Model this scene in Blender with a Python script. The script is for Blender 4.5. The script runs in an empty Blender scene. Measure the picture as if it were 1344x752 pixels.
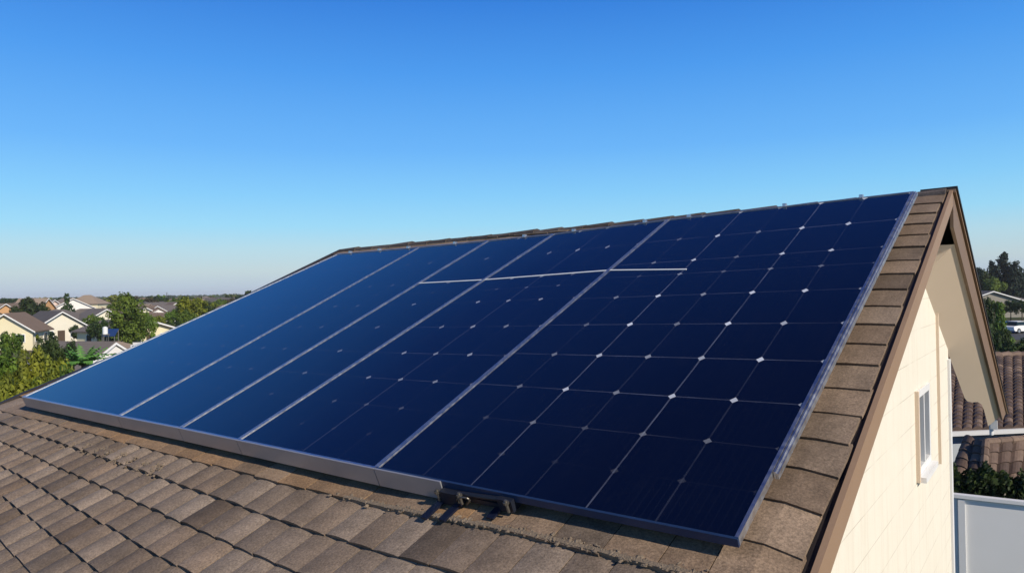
import bpy, bmesh, math, random
from mathutils import Vector, Matrix, noise

# ------------------------------------------------------------------ camera, sky, sun, exposure
S = bpy.context.scene
COL = S.collection
CAM = Vector((1.152759, -3.086612, 1.125038))
RT = Vector((0.79045618, 0.6122176, -0.01919986))
UP = Vector((0.01754625, 0.00870055, 0.9998082))
FW = Vector((-0.61226723, 0.79064145, 0.00386472))
FPX = 932.51
cd = bpy.data.cameras.new('camera'); co = bpy.data.objects.new('camera', cd); COL.objects.link(co)
cd.sensor_width = 36.0; cd.lens = FPX / 1344 * 36; cd.clip_start = 0.05; cd.clip_end = 20000
co.matrix_world = Matrix(((RT.x, UP.x, -FW.x, CAM.x), (RT.y, UP.y, -FW.y, CAM.y), (RT.z, UP.z, -FW.z, CAM.z), (0, 0, 0, 1)))
S.camera = co

SUN_EL, SUN_AZ = math.radians(32), math.radians(-10)       # azimuth measured from +X towards +Y
sdir = Vector((math.cos(SUN_EL) * math.cos(SUN_AZ), math.cos(SUN_EL) * math.sin(SUN_AZ), math.sin(SUN_EL)))
w = bpy.data.worlds.new('World'); S.world = w; w.use_nodes = True
nt = w.node_tree
bg = nt.nodes['Background']
sky = nt.nodes.new('ShaderNodeTexSky'); sky.sky_type = 'NISHITA'; sky.sun_disc = False
sky.sun_elevation = SUN_EL; sky.sun_rotation = math.pi / 2 - SUN_AZ
sky.altitude = 0; sky.air_density = 1.0; sky.dust_density = 0.6; sky.ozone_density = 3.0
EXPO, SKY_K = 0.4, 0.12
def srgb(c): return tuple(((v / 255 / 12.92) if v / 255 <= .04045 else ((v / 255 + .055) / 1.055) ** 2.4) for v in c)
tc = nt.nodes.new('ShaderNodeTexCoord'); sx = nt.nodes.new('ShaderNodeSeparateXYZ'); nt.links.new(tc.outputs['Generated'], sx.inputs[0])
rp_ = nt.nodes.new('ShaderNodeValToRGB'); nt.links.new(sx.outputs[2], rp_.inputs[0])
GRAD = [(0, (172, 188, 213)), (.012, (181, 199, 218)), (.03, (190, 210, 218)), (.06, (178, 216, 232)), (.09, (152, 215, 246)), (.13, (130, 203, 250)),
        (.19, (102, 180, 250)), (.29, (70, 154, 240)), (.38, (44, 126, 222)), (.56, (5, 62, 150)), (.76, (1, 33, 102)), (1, (0, 25, 84))]
el_ = rp_.color_ramp.elements
while len(el_) < len(GRAD): el_.new(.5)
for e_, (p_, c_) in zip(el_, GRAD): e_.position = p_; e_.color = (*srgb(c_), 1)
gain = nt.nodes.new('ShaderNodeVectorMath'); gain.operation = 'SCALE'; gain.inputs['Scale'].default_value = 1 / (SKY_K * 2 ** EXPO)
nt.links.new(rp_.outputs[0], gain.inputs[0])
mxs = nt.nodes.new('ShaderNodeMix'); mxs.data_type = 'RGBA'; mxs.inputs[0].default_value = .92
nt.links.new(sky.outputs[0], mxs.inputs[6]); nt.links.new(gain.outputs[0], mxs.inputs[7]); nt.links.new(mxs.outputs[2], bg.inputs['Color'])
bg.inputs['Strength'].default_value = SKY_K
sl = bpy.data.lights.new('sun', 'SUN'); so = bpy.data.objects.new('sun', sl); COL.objects.link(so)
sl.energy = 3.6; sl.angle = math.radians(0.5); sl.color = (1.0, 0.90, 0.76)
so.rotation_euler = (-sdir).to_track_quat('-Z', 'Y').to_euler()
S.view_settings.view_transform = 'Standard'; S.view_settings.look = 'None'
S.view_settings.gamma = 1; S.view_settings.use_curve_mapping = False
S.view_settings.exposure = EXPO

R = random.Random(7)
GZ = -5.5

def at(px, py, d):
    return CAM + (FW + RT * ((px - 672) / FPX) - UP * ((py - 376) / FPX)) * d

# ------------------------------------------------------------------ materials
def mat(name, base=(.5, .5, .5), rough=.6, metal=0.0, spec=.5):
    m = bpy.data.materials.new(name); m.use_nodes = True
    b = m.node_tree.nodes['Principled BSDF']
    b.inputs['Base Color'].default_value = (*base, 1); b.inputs['Roughness'].default_value = rough
    b.inputs['Metallic'].default_value = metal; b.inputs['Specular IOR Level'].default_value = spec
    return m
class N:
    def __init__(s, m): s.m = m; s.t = m.node_tree; s.b = s.t.nodes['Principled BSDF']
    def n(s, k, **kw):
        x = s.t.nodes.new('ShaderNode' + k)
        for a, v in kw.items(): setattr(x, a, v)
        return x
    def l(s, a, b): s.t.links.new(a, b)
    def math(s, op, a, b=None, c=None):
        x = s.n('Math', operation=op)
        for i, v in enumerate((a, b, c)):
            if v is None: continue
            if isinstance(v, (int, float)): x.inputs[i].default_value = v
            else: s.l(v, x.inputs[i])
        return x.outputs[0]
    def mix(s, f, a, b, mode='MIX'):
        x = s.n('Mix', data_type='RGBA', blend_type=mode)
        for i, v in ((0, f), (6, a), (7, b)):
            if isinstance(v, (int, float)): x.inputs[i].default_value = v
            elif isinstance(v, tuple): x.inputs[i].default_value = (*v, 1) if len(v) == 3 else v
            else: s.l(v, x.inputs[i])
        return x.outputs[2]
    def coord(s, kind='Object'): return s.n('TexCoord').outputs[kind]
    def noise(s, scale, detail=4, rough=.6, vec=None, out=0):
        x = s.n('TexNoise'); x.inputs['Scale'].default_value = scale; x.inputs['Detail'].default_value = detail
        x.inputs['Roughness'].default_value = rough
        s.l(vec if vec is not None else s.coord(), x.inputs['Vector']); return x.outputs[out]
    def ramp(s, f, stops):
        x = s.n('ValToRGB'); e = x.color_ramp.elements
        while len(e) < len(stops): e.new(.5)
        for q, (p, c) in zip(e, stops): q.position = p; q.color = (*c, 1) if isinstance(c, tuple) else (c, c, c, 1)
        s.l(f, x.inputs[0]); return x.outputs[0]
    def bump(s, h, strength=.3, dist=.01):
        x = s.n('Bump'); x.inputs['Strength'].default_value = strength; x.inputs['Distance'].default_value = dist
        s.l(h, x.inputs['Height']); s.l(x.outputs[0], s.b.inputs['Normal']); return x
    def attr(s, name): return s.n('Attribute', attribute_name=name).outputs['Fac']
    def color(s, c): s.l(c, s.b.inputs['Base Color'])

def m_speck(name, c1, c2, scale=6, rough=.7, bump=.15, bscale=60, metal=0, spec=.4):
    m = mat(name, c1, rough, metal, spec); q = N(m)
    q.color(q.mix(q.noise(scale), c1, c2)); q.bump(q.noise(bscale), bump, .01); return m

def m_tile(name, a, b, c, warm=None):
    """granular concrete tile: tone per tile, slow weathering, fine grain"""
    m = mat(name, a, .82, 0, .3); q = N(m); co_ = q.coord()
    tone = q.attr('tone')
    base = q.ramp(tone, [(0, a), (.5, b), (1, c)])
    if warm:
        base = q.mix(q.attr('warm'), base, warm)
    blot = q.ramp(q.noise(2.3, 5, .65, co_), [(.3, .72), (.7, 1.12)])
    base = q.mix(1.0, base, blot, 'MULTIPLY')
    stain = q.ramp(q.noise(9, 6, .7, co_), [(.35, .8), (.62, 1.08)])
    base = q.mix(.8, base, stain, 'MULTIPLY')
    g = q.noise(75, 4, .8, co_)
    base = q.mix(.75, base, q.ramp(g, [(.32, .42), (.5, .98), (.68, 1.6)]), 'MULTIPLY')
    q.color(base)
    q.bump(q.math('ADD', q.math('MULTIPLY', g, 1.0), q.math('MULTIPLY', q.noise(30, 4, .6, co_), 1.2)), .45, .006)
    return m

def m_panel():
    m = mat('solar_cells', (.003, .006, .04), .07, 0, .5); q = N(m)
    uv = q.coord('UV'); sp = q.n('SeparateXYZ'); q.l(uv, sp.inputs[0]); u, v = sp.outputs[0], sp.outputs[1]
    co_ = q.coord()
    def dist(x):      # distance to nearest integer
        return q.math('ABSOLUTE', q.math('SUBTRACT', q.math('FRACT', q.math('ADD', x, .5)), .5))
    du, dv = dist(u), dist(v)
    big = q.noise(1.1, 3, .6, co_); mid = q.noise(4.0, 3, .6, co_)
    tint = q.attr('dia')
    lu = q.math('LESS_THAN', du, .013); lv = q.math('LESS_THAN', dv, .009)
    # every other column of lines shows stronger
    odd = q.math('LESS_THAN', dist(q.math('MULTIPLY', u, .5)), .2)
    fu = q.math('MULTIPLY', lu, q.math('MULTIPLY_ADD', odd, .42, .11))
    fv = q.math('MULTIPLY', lv, q.math('MULTIPLY', q.ramp(big, [(.38, .12), (.66, .5)]), q.ramp(q.math('MULTIPLY', q.math('ROUND', v), .1), [(.0, .0), (.1, .08), (.2, .35), (.3, 1.0)])))
    line = q.math('MULTIPLY', q.math('MULTIPLY', q.math('MAXIMUM', fu, fv), q.math('MULTIPLY_ADD', tint, .85, .15)), q.ramp(mid, [(.3, .35), (.65, 1.0)]))
    dia = q.math('LESS_THAN', q.math('ADD', q.math('MULTIPLY', du, 1.0), q.math('MULTIPLY', dv, .95)), .066)
    wn = q.n('TexWhiteNoise', noise_dimensions='2D')
    rv = q.n('CombineXYZ'); q.l(q.math('ROUND', u), rv.inputs[0]); q.l(q.math('ROUND', v), rv.inputs[1])
    q.l(rv.outputs[0], wn.inputs['Vector'])
    rowf = q.ramp(q.math('MULTIPLY', q.math('ROUND', v), .1), [(.0, 0.0), (.1, .05), (.2, .2), (.3, .75), (.4, 1.0), (.66, 1.0), (.7, .35), (.74, .9)])
    colf = q.ramp(q.math('MULTIPLY', q.math('ROUND', u), 1 / 6), [(.0, .0), (.1667, .28), (.333, 1.0), (.5, .38), (.667, 1.0), (.833, .92), (1.0, .5)])
    six = q.math('GREATER_THAN', tint, .9)
    colf = q.math('ADD', q.math('MULTIPLY', six, colf), q.math('SUBTRACT', 1.0, six))
    dstr = q.math('MULTIPLY', q.math('MULTIPLY', rowf, colf), q.ramp(wn.outputs[0], [(.1, .55), (.5, 1.0)]))
    inner = q.math('MULTIPLY', q.math('GREATER_THAN', v, .5), q.math('GREATER_THAN', u, .3))
    dia = q.math('MULTIPLY', q.math('MULTIPLY', dia, dstr), q.math('MULTIPLY', inner, tint))
    bus = q.math('LESS_THAN', dist(q.math('MULTIPLY', u, 9.0)), .05)
    bus = q.math('MULTIPLY', bus, q.math('MULTIPLY', q.noise(2.5, 2, .5, co_), .02))
    cell = q.n('TexWhiteNoise', noise_dimensions='2D'); fv_ = q.n('CombineXYZ')
    q.l(q.math('FLOOR', u), fv_.inputs[0]); q.l(q.math('FLOOR', v), fv_.inputs[1]); q.l(fv_.outputs[0], cell.inputs['Vector'])
    base = q.mix(cell.outputs[0], (.0006, .0008, .0022), (.0008, .0011, .0034))
    base = q.mix(bus, base, (.25, .3, .45))
    base = q.mix(q.math('MULTIPLY', line, .42), base, (.42, .46, .58))
    base = q.mix(dia, base, (.72, .76, .82))
    dust = q.math('MULTIPLY', q.ramp(q.noise(14, 6, .7, co_), [(.5, .0), (.85, 1.0)]), .005)
    mp = q.n('Mapping'); mp.inputs['Scale'].default_value = (9, .55, .55); q.l(co_, mp.inputs['Vector'])
    strk = q.math('MULTIPLY', q.ramp(q.noise(1.6, 5, .65, mp.outputs[0]), [(.5, 0.0), (.85, 1.0)]), .0035)
    q.color(q.mix(q.math('ADD', dust, strk), base, (.5, .5, .5)))
    q.l(q.ramp(q.noise(3, 4, .6, co_), [(.3, .05), (.75, .11)]), q.b.inputs['Roughness'])
    q.b.inputs['IOR'].default_value = 2.1
    return m

def m_siding():
    m = mat('cream_siding', (.80, .72, .55), .75, 0, .25); q = N(m); co_ = q.coord()
    sp = q.n('SeparateXYZ'); q.l(co_, sp.inputs[0]); z = q.math('MULTIPLY', sp.outputs[2], 1 / .31)
    fr = q.math('FRACT', z); d = q.math('LESS_THAN', fr, .022)
    row = q.math('FLOOR', z)
    yo = q.math('ADD', q.math('MULTIPLY', sp.outputs[1], 1 / 1.9), q.math('MULTIPLY', row, .37))
    vj = q.math('LESS_THAN', q.math('FRACT', yo), .004)
    vis = q.ramp(q.noise(1.4, 3, .6, co_), [(.38, .12), (.62, 1.0)])
    groove = q.math('MULTIPLY', q.math('MAXIMUM', d, q.math('MULTIPLY', vj, .3)), vis)
    c = q.mix(q.noise(2.2, 5, .65, co_), (.80, .76, .645), (.74, .69, .57))
    c = q.mix(q.math('MULTIPLY', groove, .6), c, (.40, .33, .25))
    mp = q.n('Mapping'); mp.inputs['Scale'].default_value = (1, 5, .35); q.l(co_, mp.inputs['Vector'])
    c = q.mix(q.math('MULTIPLY', q.ramp(q.noise(1.6, 5, .65, mp.outputs[0]), [(.5, 0.0), (.8, 1.0)]), .35), c, (.56, .47, .35))
    q.color(c)
    h = q.math('ADD', q.math('MULTIPLY', groove, -2.0), q.math('ADD', q.math('MULTIPLY', q.noise(55, 5, .7, co_), .5), q.noise(7, 4, .6, co_)))
    q.bump(h, .4, .010); return m

def m_brushed():
    m = mat('brushed_aluminium', (.62, .64, .67), .3, 1.0); q = N(m); co_ = q.coord()
    q.color(q.mix(q.noise(5, 5, .7, co_), (.74, .76, .78), (.58, .60, .64)))
    q.l(q.ramp(q.noise(18, 4, .6, co_), [(.3, .3), (.7, .52)]), q.b.inputs['Roughness'])
    q.bump(q.noise(40, 3, .5, co_), .08, .004); return m

def m_leaf(name, dark, light, rnd=.5):
    m = mat(name, light, .62, 0, .25); q = N(m)
    c = q.mix(q.attr('tone'), dark, light)
    oi = q.n('ObjectInfo').outputs['Random']
    hs = q.n('HueSaturation'); q.l(c, hs.inputs['Color'])
    q.l(q.math('MULTIPLY_ADD', oi, .04 * rnd, .5 - .02 * rnd), hs.inputs['Hue'])
    q.l(q.math('MULTIPLY_ADD', oi, .6 * rnd, 1 - .3 * rnd), hs.inputs['Value'])
    q.color(hs.outputs[0])
    # leaves let some light through
    tr = q.n('BsdfTranslucent'); q.l(hs.outputs[0], tr.inputs['Color'])
    mx = q.n('MixShader'); mx.inputs[0].default_value = .28
    q.l(q.b.outputs[0], mx.inputs[1]); q.l(tr.outputs[0], mx.inputs[2])
    q.l(mx.outputs[0], q.t.nodes['Material Output'].inputs['Surface']); return m

M = {}
M['tile'] = m_tile('roof_tile', (.125, .094, .070), (.218, .167, .125), (.315, .248, .19), (.38, .225, .11))
M['rim'] = m_tile('ridge_tile', (.060, .050, .046), (.10, .084, .076), (.15, .125, .112))
M['cells'] = m_panel()
M['alu'] = m_brushed()
M['skyalu'] = m_speck('sky_reflection_blue_edge', (.022, .05, .125), (.016, .036, .09), 8, .3, .06, 40, .2)  # sky's dark blue reflection put into the lower bar's base colour
M['skirt'] = m_speck('grey_anodised_skirt', (.47, .475, .49), (.36, .365, .385), 4, .34, .06, 40, .5)
M['siding'] = m_siding()
M['fascia'] = m_speck('brown_barge_paint', (.31, .205, .130), (.27, .175, .11), 3, .6, .12, 30)
M['barge2'] = m_speck('shaded_barge_brown', (.215, .14, .09), (.18, .115, .075), 3, .6, .12, 30)  # back rake barge: its shade put into a darker copy of the brown
M['soffit'] = m_speck('tan_soffit_paint', (.74, .60, .46), (.69, .56, .42), 2, .7, .06, 40)
M['dark'] = m_speck('dark_flashing_and_shade', (.018, .014, .016), (.03, .024, .022), 6, .55, .2, 60)
M['felt'] = m_speck('dark_underlay', (.012, .010, .009), (.02, .017, .015), 6, .9, .2, 60)
M['white'] = m_speck('white_paint', (.80, .80, .79), (.72, .72, .70), 3, .45, .05, 40)
M['mortar'] = m_speck('crumbling_mortar', (.28, .215, .15), (.13, .10, .07), 22, .9, .7, 90)
M['black'] = m_speck('black_coated_metal', (.012, .016, .03), (.03, .035, .05), 20, .42, .2, 60, .3)
M['steel'] = m_speck('worn_steel', (.26, .24, .21), (.13, .12, .10), 30, .5, .2, 60, .8)
M['bluesteel'] = m_speck('dark_blue_coated_steel', (.005, .009, .028), (.009, .013, .03), 12, .45, .15, 60, .2)
M['glass'] = mat('window_glass', (.015, .03, .035), .04, 0, .12)
M['fencepanel'] = m_speck('grey_white_fence_vinyl', (.88, .87, .84), (.80, .79, .76), 1.2, .6, .04, 30)
M['bark'] = m_speck('bark', (.10, .07, .045), (.06, .042, .03), 8, .9, .6, 30)

# ------------------------------------------------------------------ helpers
def tag(o, label=None, cat=None, group=None, kind=None):
    if label: o['label'] = label
    if cat: o['category'] = cat
    if group: o['group'] = group
    if kind: o['kind'] = kind
    return o
def empty(name, loc=(0, 0, 0), rz=0):
    o = bpy.data.objects.new(name, None); COL.objects.link(o); o.location = loc; o.rotation_euler = (0, 0, rz)
    o.empty_display_size = .1; return o
class MB:
    def __init__(s): s.v = []; s.f = []; s.mi = []; s.t = []; s.w = []; s.uv = []
    def face(s, pts, tone=.5, warm=0.0, mi=0, uv=None):
        i = len(s.v); s.v += [tuple(p) for p in pts]; s.f.append(tuple(range(i, i + len(pts))))
        s.mi.append(mi); s.t.append(tone); s.w.append(warm); s.uv.append(uv)
    def prism(s, a, b, **k):
        """two matching rings a (bottom) and b (top) closed into a solid"""
        n = len(a)
        s.face(list(reversed(a)), **k); s.face(b, **k)
        for i in range(n):
            j = (i + 1) % n; s.face([a[i], a[j], b[j], b[i]], **k)
    def box(s, c, sz, mx=None, **k):
        x, y, z = (q / 2 for q in sz); c = Vector(c)
        def P(a, b, d):
            p = Vector((a * x, b * y, d * z)); p = (mx @ p) if mx else p; return p + c
        A = [P(-1, -1, -1), P(1, -1, -1), P(1, 1, -1), P(-1, 1, -1)]; B = [P(-1, -1, 1), P(1, -1, 1), P(1, 1, 1), P(-1, 1, 1)]
        s.prism(A, B, **k)
    def tube(s, p, q, r0, r1=None, n=8, **k):
        p, q = Vector(p), Vector(q); r1 = r0 if r1 is None else r1
        d = (q - p).normalized(); a = d.orthogonal().normalized(); b = d.cross(a)
        A = [p + (a * math.cos(t) + b * math.sin(t)) * r0 for t in [i * 2 * math.pi / n for i in range(n)]]
        B = [q + (a * math.cos(t) + b * math.sin(t)) * r1 for t in [i * 2 * math.pi / n for i in range(n)]]
        s.prism(A, B, **k)
    def build(s, name, mats, parent=None, smooth=False, merge=False, bevel=0):
        me = bpy.data.meshes.new(name); me.from_pydata(s.v, [], s.f)
        for m in (mats if isinstance(mats, (list, tuple)) else [mats]): me.materials.append(m)
        me.polygons.foreach_set('material_index', s.mi)
        a = me.attributes.new('tone', 'FLOAT', 'FACE'); a.data.foreach_set('value', s.t)
        if any(s.w):
            a = me.attributes.new('warm', 'FLOAT', 'FACE'); a.data.foreach_set('value', s.w)
        if any(u is not None for u in s.uv):
            ul = me.uv_layers.new(name='UVMap'); k = 0
            for f, u in zip(s.f, s.uv):
                for i in range(len(f)):
                    if u: ul.data[k].uv = u[i]
                    k += 1
        if merge or smooth:
            bm = bmesh.new(); bm.from_mesh(me); bmesh.ops.remove_doubles(bm, verts=bm.verts, dist=1e-4)
            bmesh.ops.recalc_face_normals(bm, faces=bm.faces); bm.to_mesh(me); bm.free()
        if smooth: me.polygons.foreach_set('use_smooth', [True] * len(me.polygons))
        o = bpy.data.objects.new(name, me); COL.objects.link(o)
        if parent: o.parent = parent
        if bevel:
            b = o.modifiers.new('bevel', 'BEVEL'); b.width = bevel; b.segments = 2; b.limit_method = 'ANGLE'
        return o
def copy_tree(o, parent=None):
    c = o.copy(); COL.objects.link(c)
    if parent: c.parent = parent
    for ch in list(o.children): copy_tree(ch, c)
    return c

# ------------------------------------------------------------------ ground and far land
def m_ground():
    m = mat('dry_suburban_ground', (.1, .1, .06), .95, 0, .1); q = N(m); co_ = q.coord()
    a = q.ramp(q.noise(.035, 5, .6, co_), [(.38, (.045, .06, .022)), (.52, (.12, .105, .065)), (.66, (.17, .145, .10))])
    q.color(q.mix(.6, a, q.ramp(q.noise(.8, 5, .7, co_), [(.3, .6), (.7, 1.2)]), 'MULTIPLY'))
    q.bump(q.noise(3, 4, .6, co_), .5, .05); return m
g = MB(); g.face([(-2600, -2600, GZ), (2600, -2600, GZ), (2600, 2600, GZ), (-2600, 2600, GZ)])
tag(g.build('ground', m_ground()), kind='structure')

# ------------------------------------------------------------------ OUR HOUSE
TH = 0.395876127; CT, ST = math.cos(TH), math.sin(TH)
def PL(x, s, h=0.0): return Vector((x, s * CT - h * ST, s * ST + h * CT))
def _sm(a, b, x): t = max(0, min(1, (x - a) / (b - a))); return t * t * (3 - 2 * t)
def PR(x, s, h): return PL(x - .6 * _sm(2.2, -.4, s) * _sm(-7.6, -8.8, x), s, h + .068 * _sm(-2.6, -.9, x) * _sm(1.6, .3, s) * (1 - .7 * _sm(.0, .22, x)) * _sm(-3.0, -1.2, s))
HT = -0.17                         # tile tops below the panel tops
XV = -8.8                          # far verge
def ridge_s(x): return 5.27 + (x + 8.93) / 9.19 * .45
house = tag(empty('house', (0, 0, 0)), 'cream house with brown tiled gable roof carrying the big solar array', 'house')

# --- tiles
def tile(mb, x0, x1, sA0, sA1, sB0, sB1, lift=.03, lip=.034, arch=0.0, tone=.5, warm=0.0, nseg=6, dz=0.0, base=HT):
    """one roof tile from its lower edge (sA at x0/x1) to its upper edge (sB)"""
    g = .003
    x0 += g; x1 -= g
    top, frt = [], []
    for i in range(nseg + 1):
        t = i / nseg; x = x0 + (x1 - x0) * t
        # convex arch with a flat shoulder on the left edge
        z = arch * (math.sin(math.pi * min(1, max(0, t))) ** .8) if arch else 0.004 * math.sin(math.pi * t)
        sa = sA0 + (sA1 - sA0) * t; sb = sB0 + (sB1 - sB0) * t
        top.append((x, sa, base + z + dz, sb, base + z - lift + dz * .3))
    for i in range(nseg):
        a, b = top[i], top[i + 1]
        mb.face([PR(a[0], a[1], a[2]), PR(b[0], b[1], b[2]), PR(b[0], b[3] + .03, b[4]), PR(a[0], a[3] + .03, a[4])], tone, warm)
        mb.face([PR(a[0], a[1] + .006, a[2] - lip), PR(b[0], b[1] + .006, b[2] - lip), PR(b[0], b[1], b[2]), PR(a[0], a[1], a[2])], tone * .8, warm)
    for k in (0, -1):
        a = top[k]
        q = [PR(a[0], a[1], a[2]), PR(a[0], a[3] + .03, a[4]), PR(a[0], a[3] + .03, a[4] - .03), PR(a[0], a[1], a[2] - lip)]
        mb.face(q if k == 0 else q[::-1], tone * .8, warm)

tm = MB()
def lower_line(k, x):
    """courses below the seam, fanning slightly as on the real roof"""
    L = [(-.17, 0.0), (-.425, -.0225), (-.685, -.038), (-.935, -.052), (-1.18, -.073), (-1.42, -.088), (-1.68, -.10), (-1.93, -.11), (-2.2, -.115)]
    b, m = L[k]; return b + m * (x + 5.0)
for k in range(8):
    x = XV + .02 + R.uniform(0, .2)
    first = True; x = XV + .02
    off = R.uniform(.05, .22)
    while x < .20:
        wd = .235 * R.uniform(.96, 1.04) if not first else off; first = False
        x1 = min(x + wd, .20)
        if .20 - x1 < .06: x1 = .20
        j = R.uniform(-.006, .006)
        aw = .030 * (1 - .62 * max(0, min(1, (x + 5.5) / 3.5)))
        tile(tm, x, x1, lower_line(k + 1, x) + j, lower_line(k + 1, x1) + j, lower_line(k, x), lower_line(k, x1),
             lift=.026, lip=.028, arch=aw * .72, tone=min(1, max(0, R.gauss(.55, .21))), warm=max(0, R.gauss(0.03, .06)), nseg=6, dz=R.uniform(-.003, .004))
        x = x1
k = 0; s = -.17
while s < 5.75:
    e = .305 * R.uniform(.98, 1.02); s1 = s + e
    x = XV + .02; first = True; off = R.uniform(.08, .3)
    # the tile at the rake is one wide piece from the array's edge to the verge
    while x < .20:
        wd = .30 * R.uniform(.94, 1.06) if not first else off; first = False
        x1 = x + wd
        if x < -.08 and x1 > -.2: x1 = -.115 + R.uniform(-.02, .02)
        if x > -.2: x1 = .236 + R.uniform(-.014, .010)
        xm = (x + x1) / 2; top = ridge_s(xm) - .02
        if s < top:
            j = R.uniform(-.008, .008)
            wm = .0
            if s < .2: wm = max(0, R.gauss(.36 if xm < -1 else .2, .24))
            elif xm > -.15: wm = max(0, R.gauss(.10, .05))
            tn = R.gauss(.42, .16) if xm > -.15 else R.gauss(.5, .2)
            tile(tm, x, x1, s + j, s + j + R.uniform(-.006, .006), min(s1, top), min(s1, top), lift=.016 if xm > -.15 else .026, lip=.018 if xm > -.15 else .03, arch=0, tone=min(1, max(0, tn)), warm=wm, nseg=2, dz=R.uniform(-.003, .005))
        x = x1
        if x >= .17: break
    s = s1
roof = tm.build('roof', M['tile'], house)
# deck beneath the tiles so no light leaks through joints, and the back slope
BT = math.atan(.4525)
RY, RZ = PL(.26, 5.72, HT).y, PL(.26, 5.72, HT).z
def back(x, y, dh=0.0):           # point on the back slope, dh below its top
    dz = (ridge_s(x) - 5.72) * ST
    return Vector((x, y, RZ + dz - .4525 * (y - RY) - dh))
dk = MB()
a = [PL(XV - .3, -2.55, HT - .10), PL(.20, -2.75, HT - .10), PL(.20, ridge_s(.2) - .02, HT - .10), PL(XV, ridge_s(XV) - .02, HT - .10)]
b = [PL(XV - .3, -2.55, HT - .066), PL(.20, -2.75, HT - .066), PL(.20, ridge_s(.2) - .02, HT - .066), PL(XV, ridge_s(XV) - .02, HT - .066)]
dk.prism(a, b)
dk.build('roof_deck', M['felt'], house)
bk = MB()
def yr(x): return PL(x, ridge_s(x), HT).y
nc = 18
for i in range(nc):               # back slope courses down past the wall
    y0 = 5.25 + i * .17; y1 = y0 + .20
    A = [back(XV, max(y0, yr(XV) + .02), .0), back(.2, max(y0, yr(.2) + .02), .0)]
    q0 = [Vector((p.x, p.y, p.z - .05)) for p in A] ; 
    B = [back(XV, y1 + .02, -.02), back(.2, y1 + .02, -.02)]
    bk.prism([A[0] - Vector((0, 0, .05)), A[1] - Vector((0, 0, .05)), B[1] - Vector((0, 0, .05)), B[0] - Vector((0, 0, .05))], [A[0], A[1], B[1], B[0]], tone=R.random())
bk.build('back_roof', M['rim'], house)

# --- ridge cap tiles
rc = MB(); x = XV - .02
while x < .20:
    L = R.uniform(.36, .44); x1 = min(x + L, .27)
    tn = R.uniform(.2, .8); dz = R.uniform(-.008, .010)
    def ring(xx, r, lift):
        s_ = ridge_s(xx); c = PL(xx, s_, HT); pts = []
        for t in range(7):
            an = math.radians(-12 + 204 * t / 6); pts.append(c + Vector((0, math.cos(an) * r * 1.15, math.sin(an) * r * .62 + lift + dz)))
        return pts
    a, b = ring(x, .085, -.055), ring(x1 + .0, .095, -.046)
    for i in range(6): rc.face([a[i], b[i], b[i + 1], a[i + 1]], tn)
    rc.face(a, tn * .6); rc.face(b[::-1], tn * .6)
    x = x1 + .012
    if x > .24: break
rc.build('ridge_cap', M['rim'], house)

# --- front rake: dark verge flashing, barge board with thin edge
vf = MB()
vf.prism([PL(.20, -2.75, HT - .10), PL(.262, -2.75, HT - .10), PL(.262, 5.72, HT - .10), PL(.20, 5.72, HT - .10)],
         [PL(.20, -2.75, HT - .03), PL(.262, -2.75, HT - .03), PL(.262, 5.72, HT - .03), PL(.20, 5.72, HT - .03)])
vf.build('verge_flashing', M['dark'], house)
FX0, FX1 = .262, .292
bb = MB()
bb.prism([PL(FX0, -2.78, HT - .155), PL(FX1, -2.78, HT - .155), PL(FX1, 5.66, HT - .155), PL(FX0, 5.66, HT - .155)],
         [PL(FX0, -2.78, HT - .012), PL(FX1, -2.78, HT - .012), PL(FX1, 5.74, HT - .012), PL(FX0, 5.74, HT - .012)])
bb.build('barge_board', M['fascia'], house, bevel=.004)
# back rake barge, boxed soffit with scrolled end, drip edge
YE = 12.0
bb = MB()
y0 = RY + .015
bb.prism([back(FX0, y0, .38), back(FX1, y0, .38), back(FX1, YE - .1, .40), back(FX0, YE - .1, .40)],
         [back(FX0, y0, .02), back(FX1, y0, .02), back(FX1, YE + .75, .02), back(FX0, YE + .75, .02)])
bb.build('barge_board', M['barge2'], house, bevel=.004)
de = MB()
de.prism([back(FX1 - .05, y0, .02), back(FX1 + .025, y0, .02), back(FX1 + .025, YE + .8, .02), back(FX1 - .05, YE + .8, .02)],
         [back(FX1 - .05, y0, -.012), back(FX1 + .025, y0, -.012), back(FX1 + .025, YE + .8, -.012), back(FX1 - .05, YE + .8, -.012)])
de.build('drip_edge', M['fascia'], house)
vf = MB()
vf.prism([back(.0, y0 + .02, -.014), back(FX1 + .04, y0 + .02, -.014), back(FX1 + .04, YE + .82, -.014), back(.0, YE + .82, -.014)],
         [back(.0, y0 + .02, -.05), back(FX1 + .04, y0 + .02, -.05), back(FX1 + .04, YE + .82, -.05), back(.0, YE + .82, -.05)])
vf.build('verge_flashing', M['dark'], house)
sf = MB()
prof = [(-.06, 5.70), (-.06, 9.2), (-.06, 9.75), (-.045, 9.95), (.0, 10.15), (.06, 10.32), (.095, 10.55), (.10, 10.9), (.09, 11.75)]
low = [back(x, y, .50) for x, y in prof]; up = [back(x, y, .04) for x, y in prof]
for i in range(len(prof) - 1):
    (xa, ya), (xb, yb) = prof[i], prof[i + 1]
    dp = lambda x: .38 + (FX0 - x) * 1.06
    A = [back(xa, ya, dp(xa)), back(xb, yb, dp(xb)), back(FX0 - .002, yb, .38), back(FX0 - .002, ya, .38)]
    B = [back(xa, ya, .04), back(xb, yb, .04), back(FX0 - .002, yb, .04), back(FX0 - .002, ya, .04)]
    sf.face(A[::-1]); sf.face(B); sf.face([A[0], A[1], B[1], B[0]])
    if i == 0: sf.face([A[3], A[0], Vector((A[0].x, A[0].y, A[3].z))])
    if i == len(prof) - 2: sf.face([A[1], A[2], B[2], B[1]])
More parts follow.
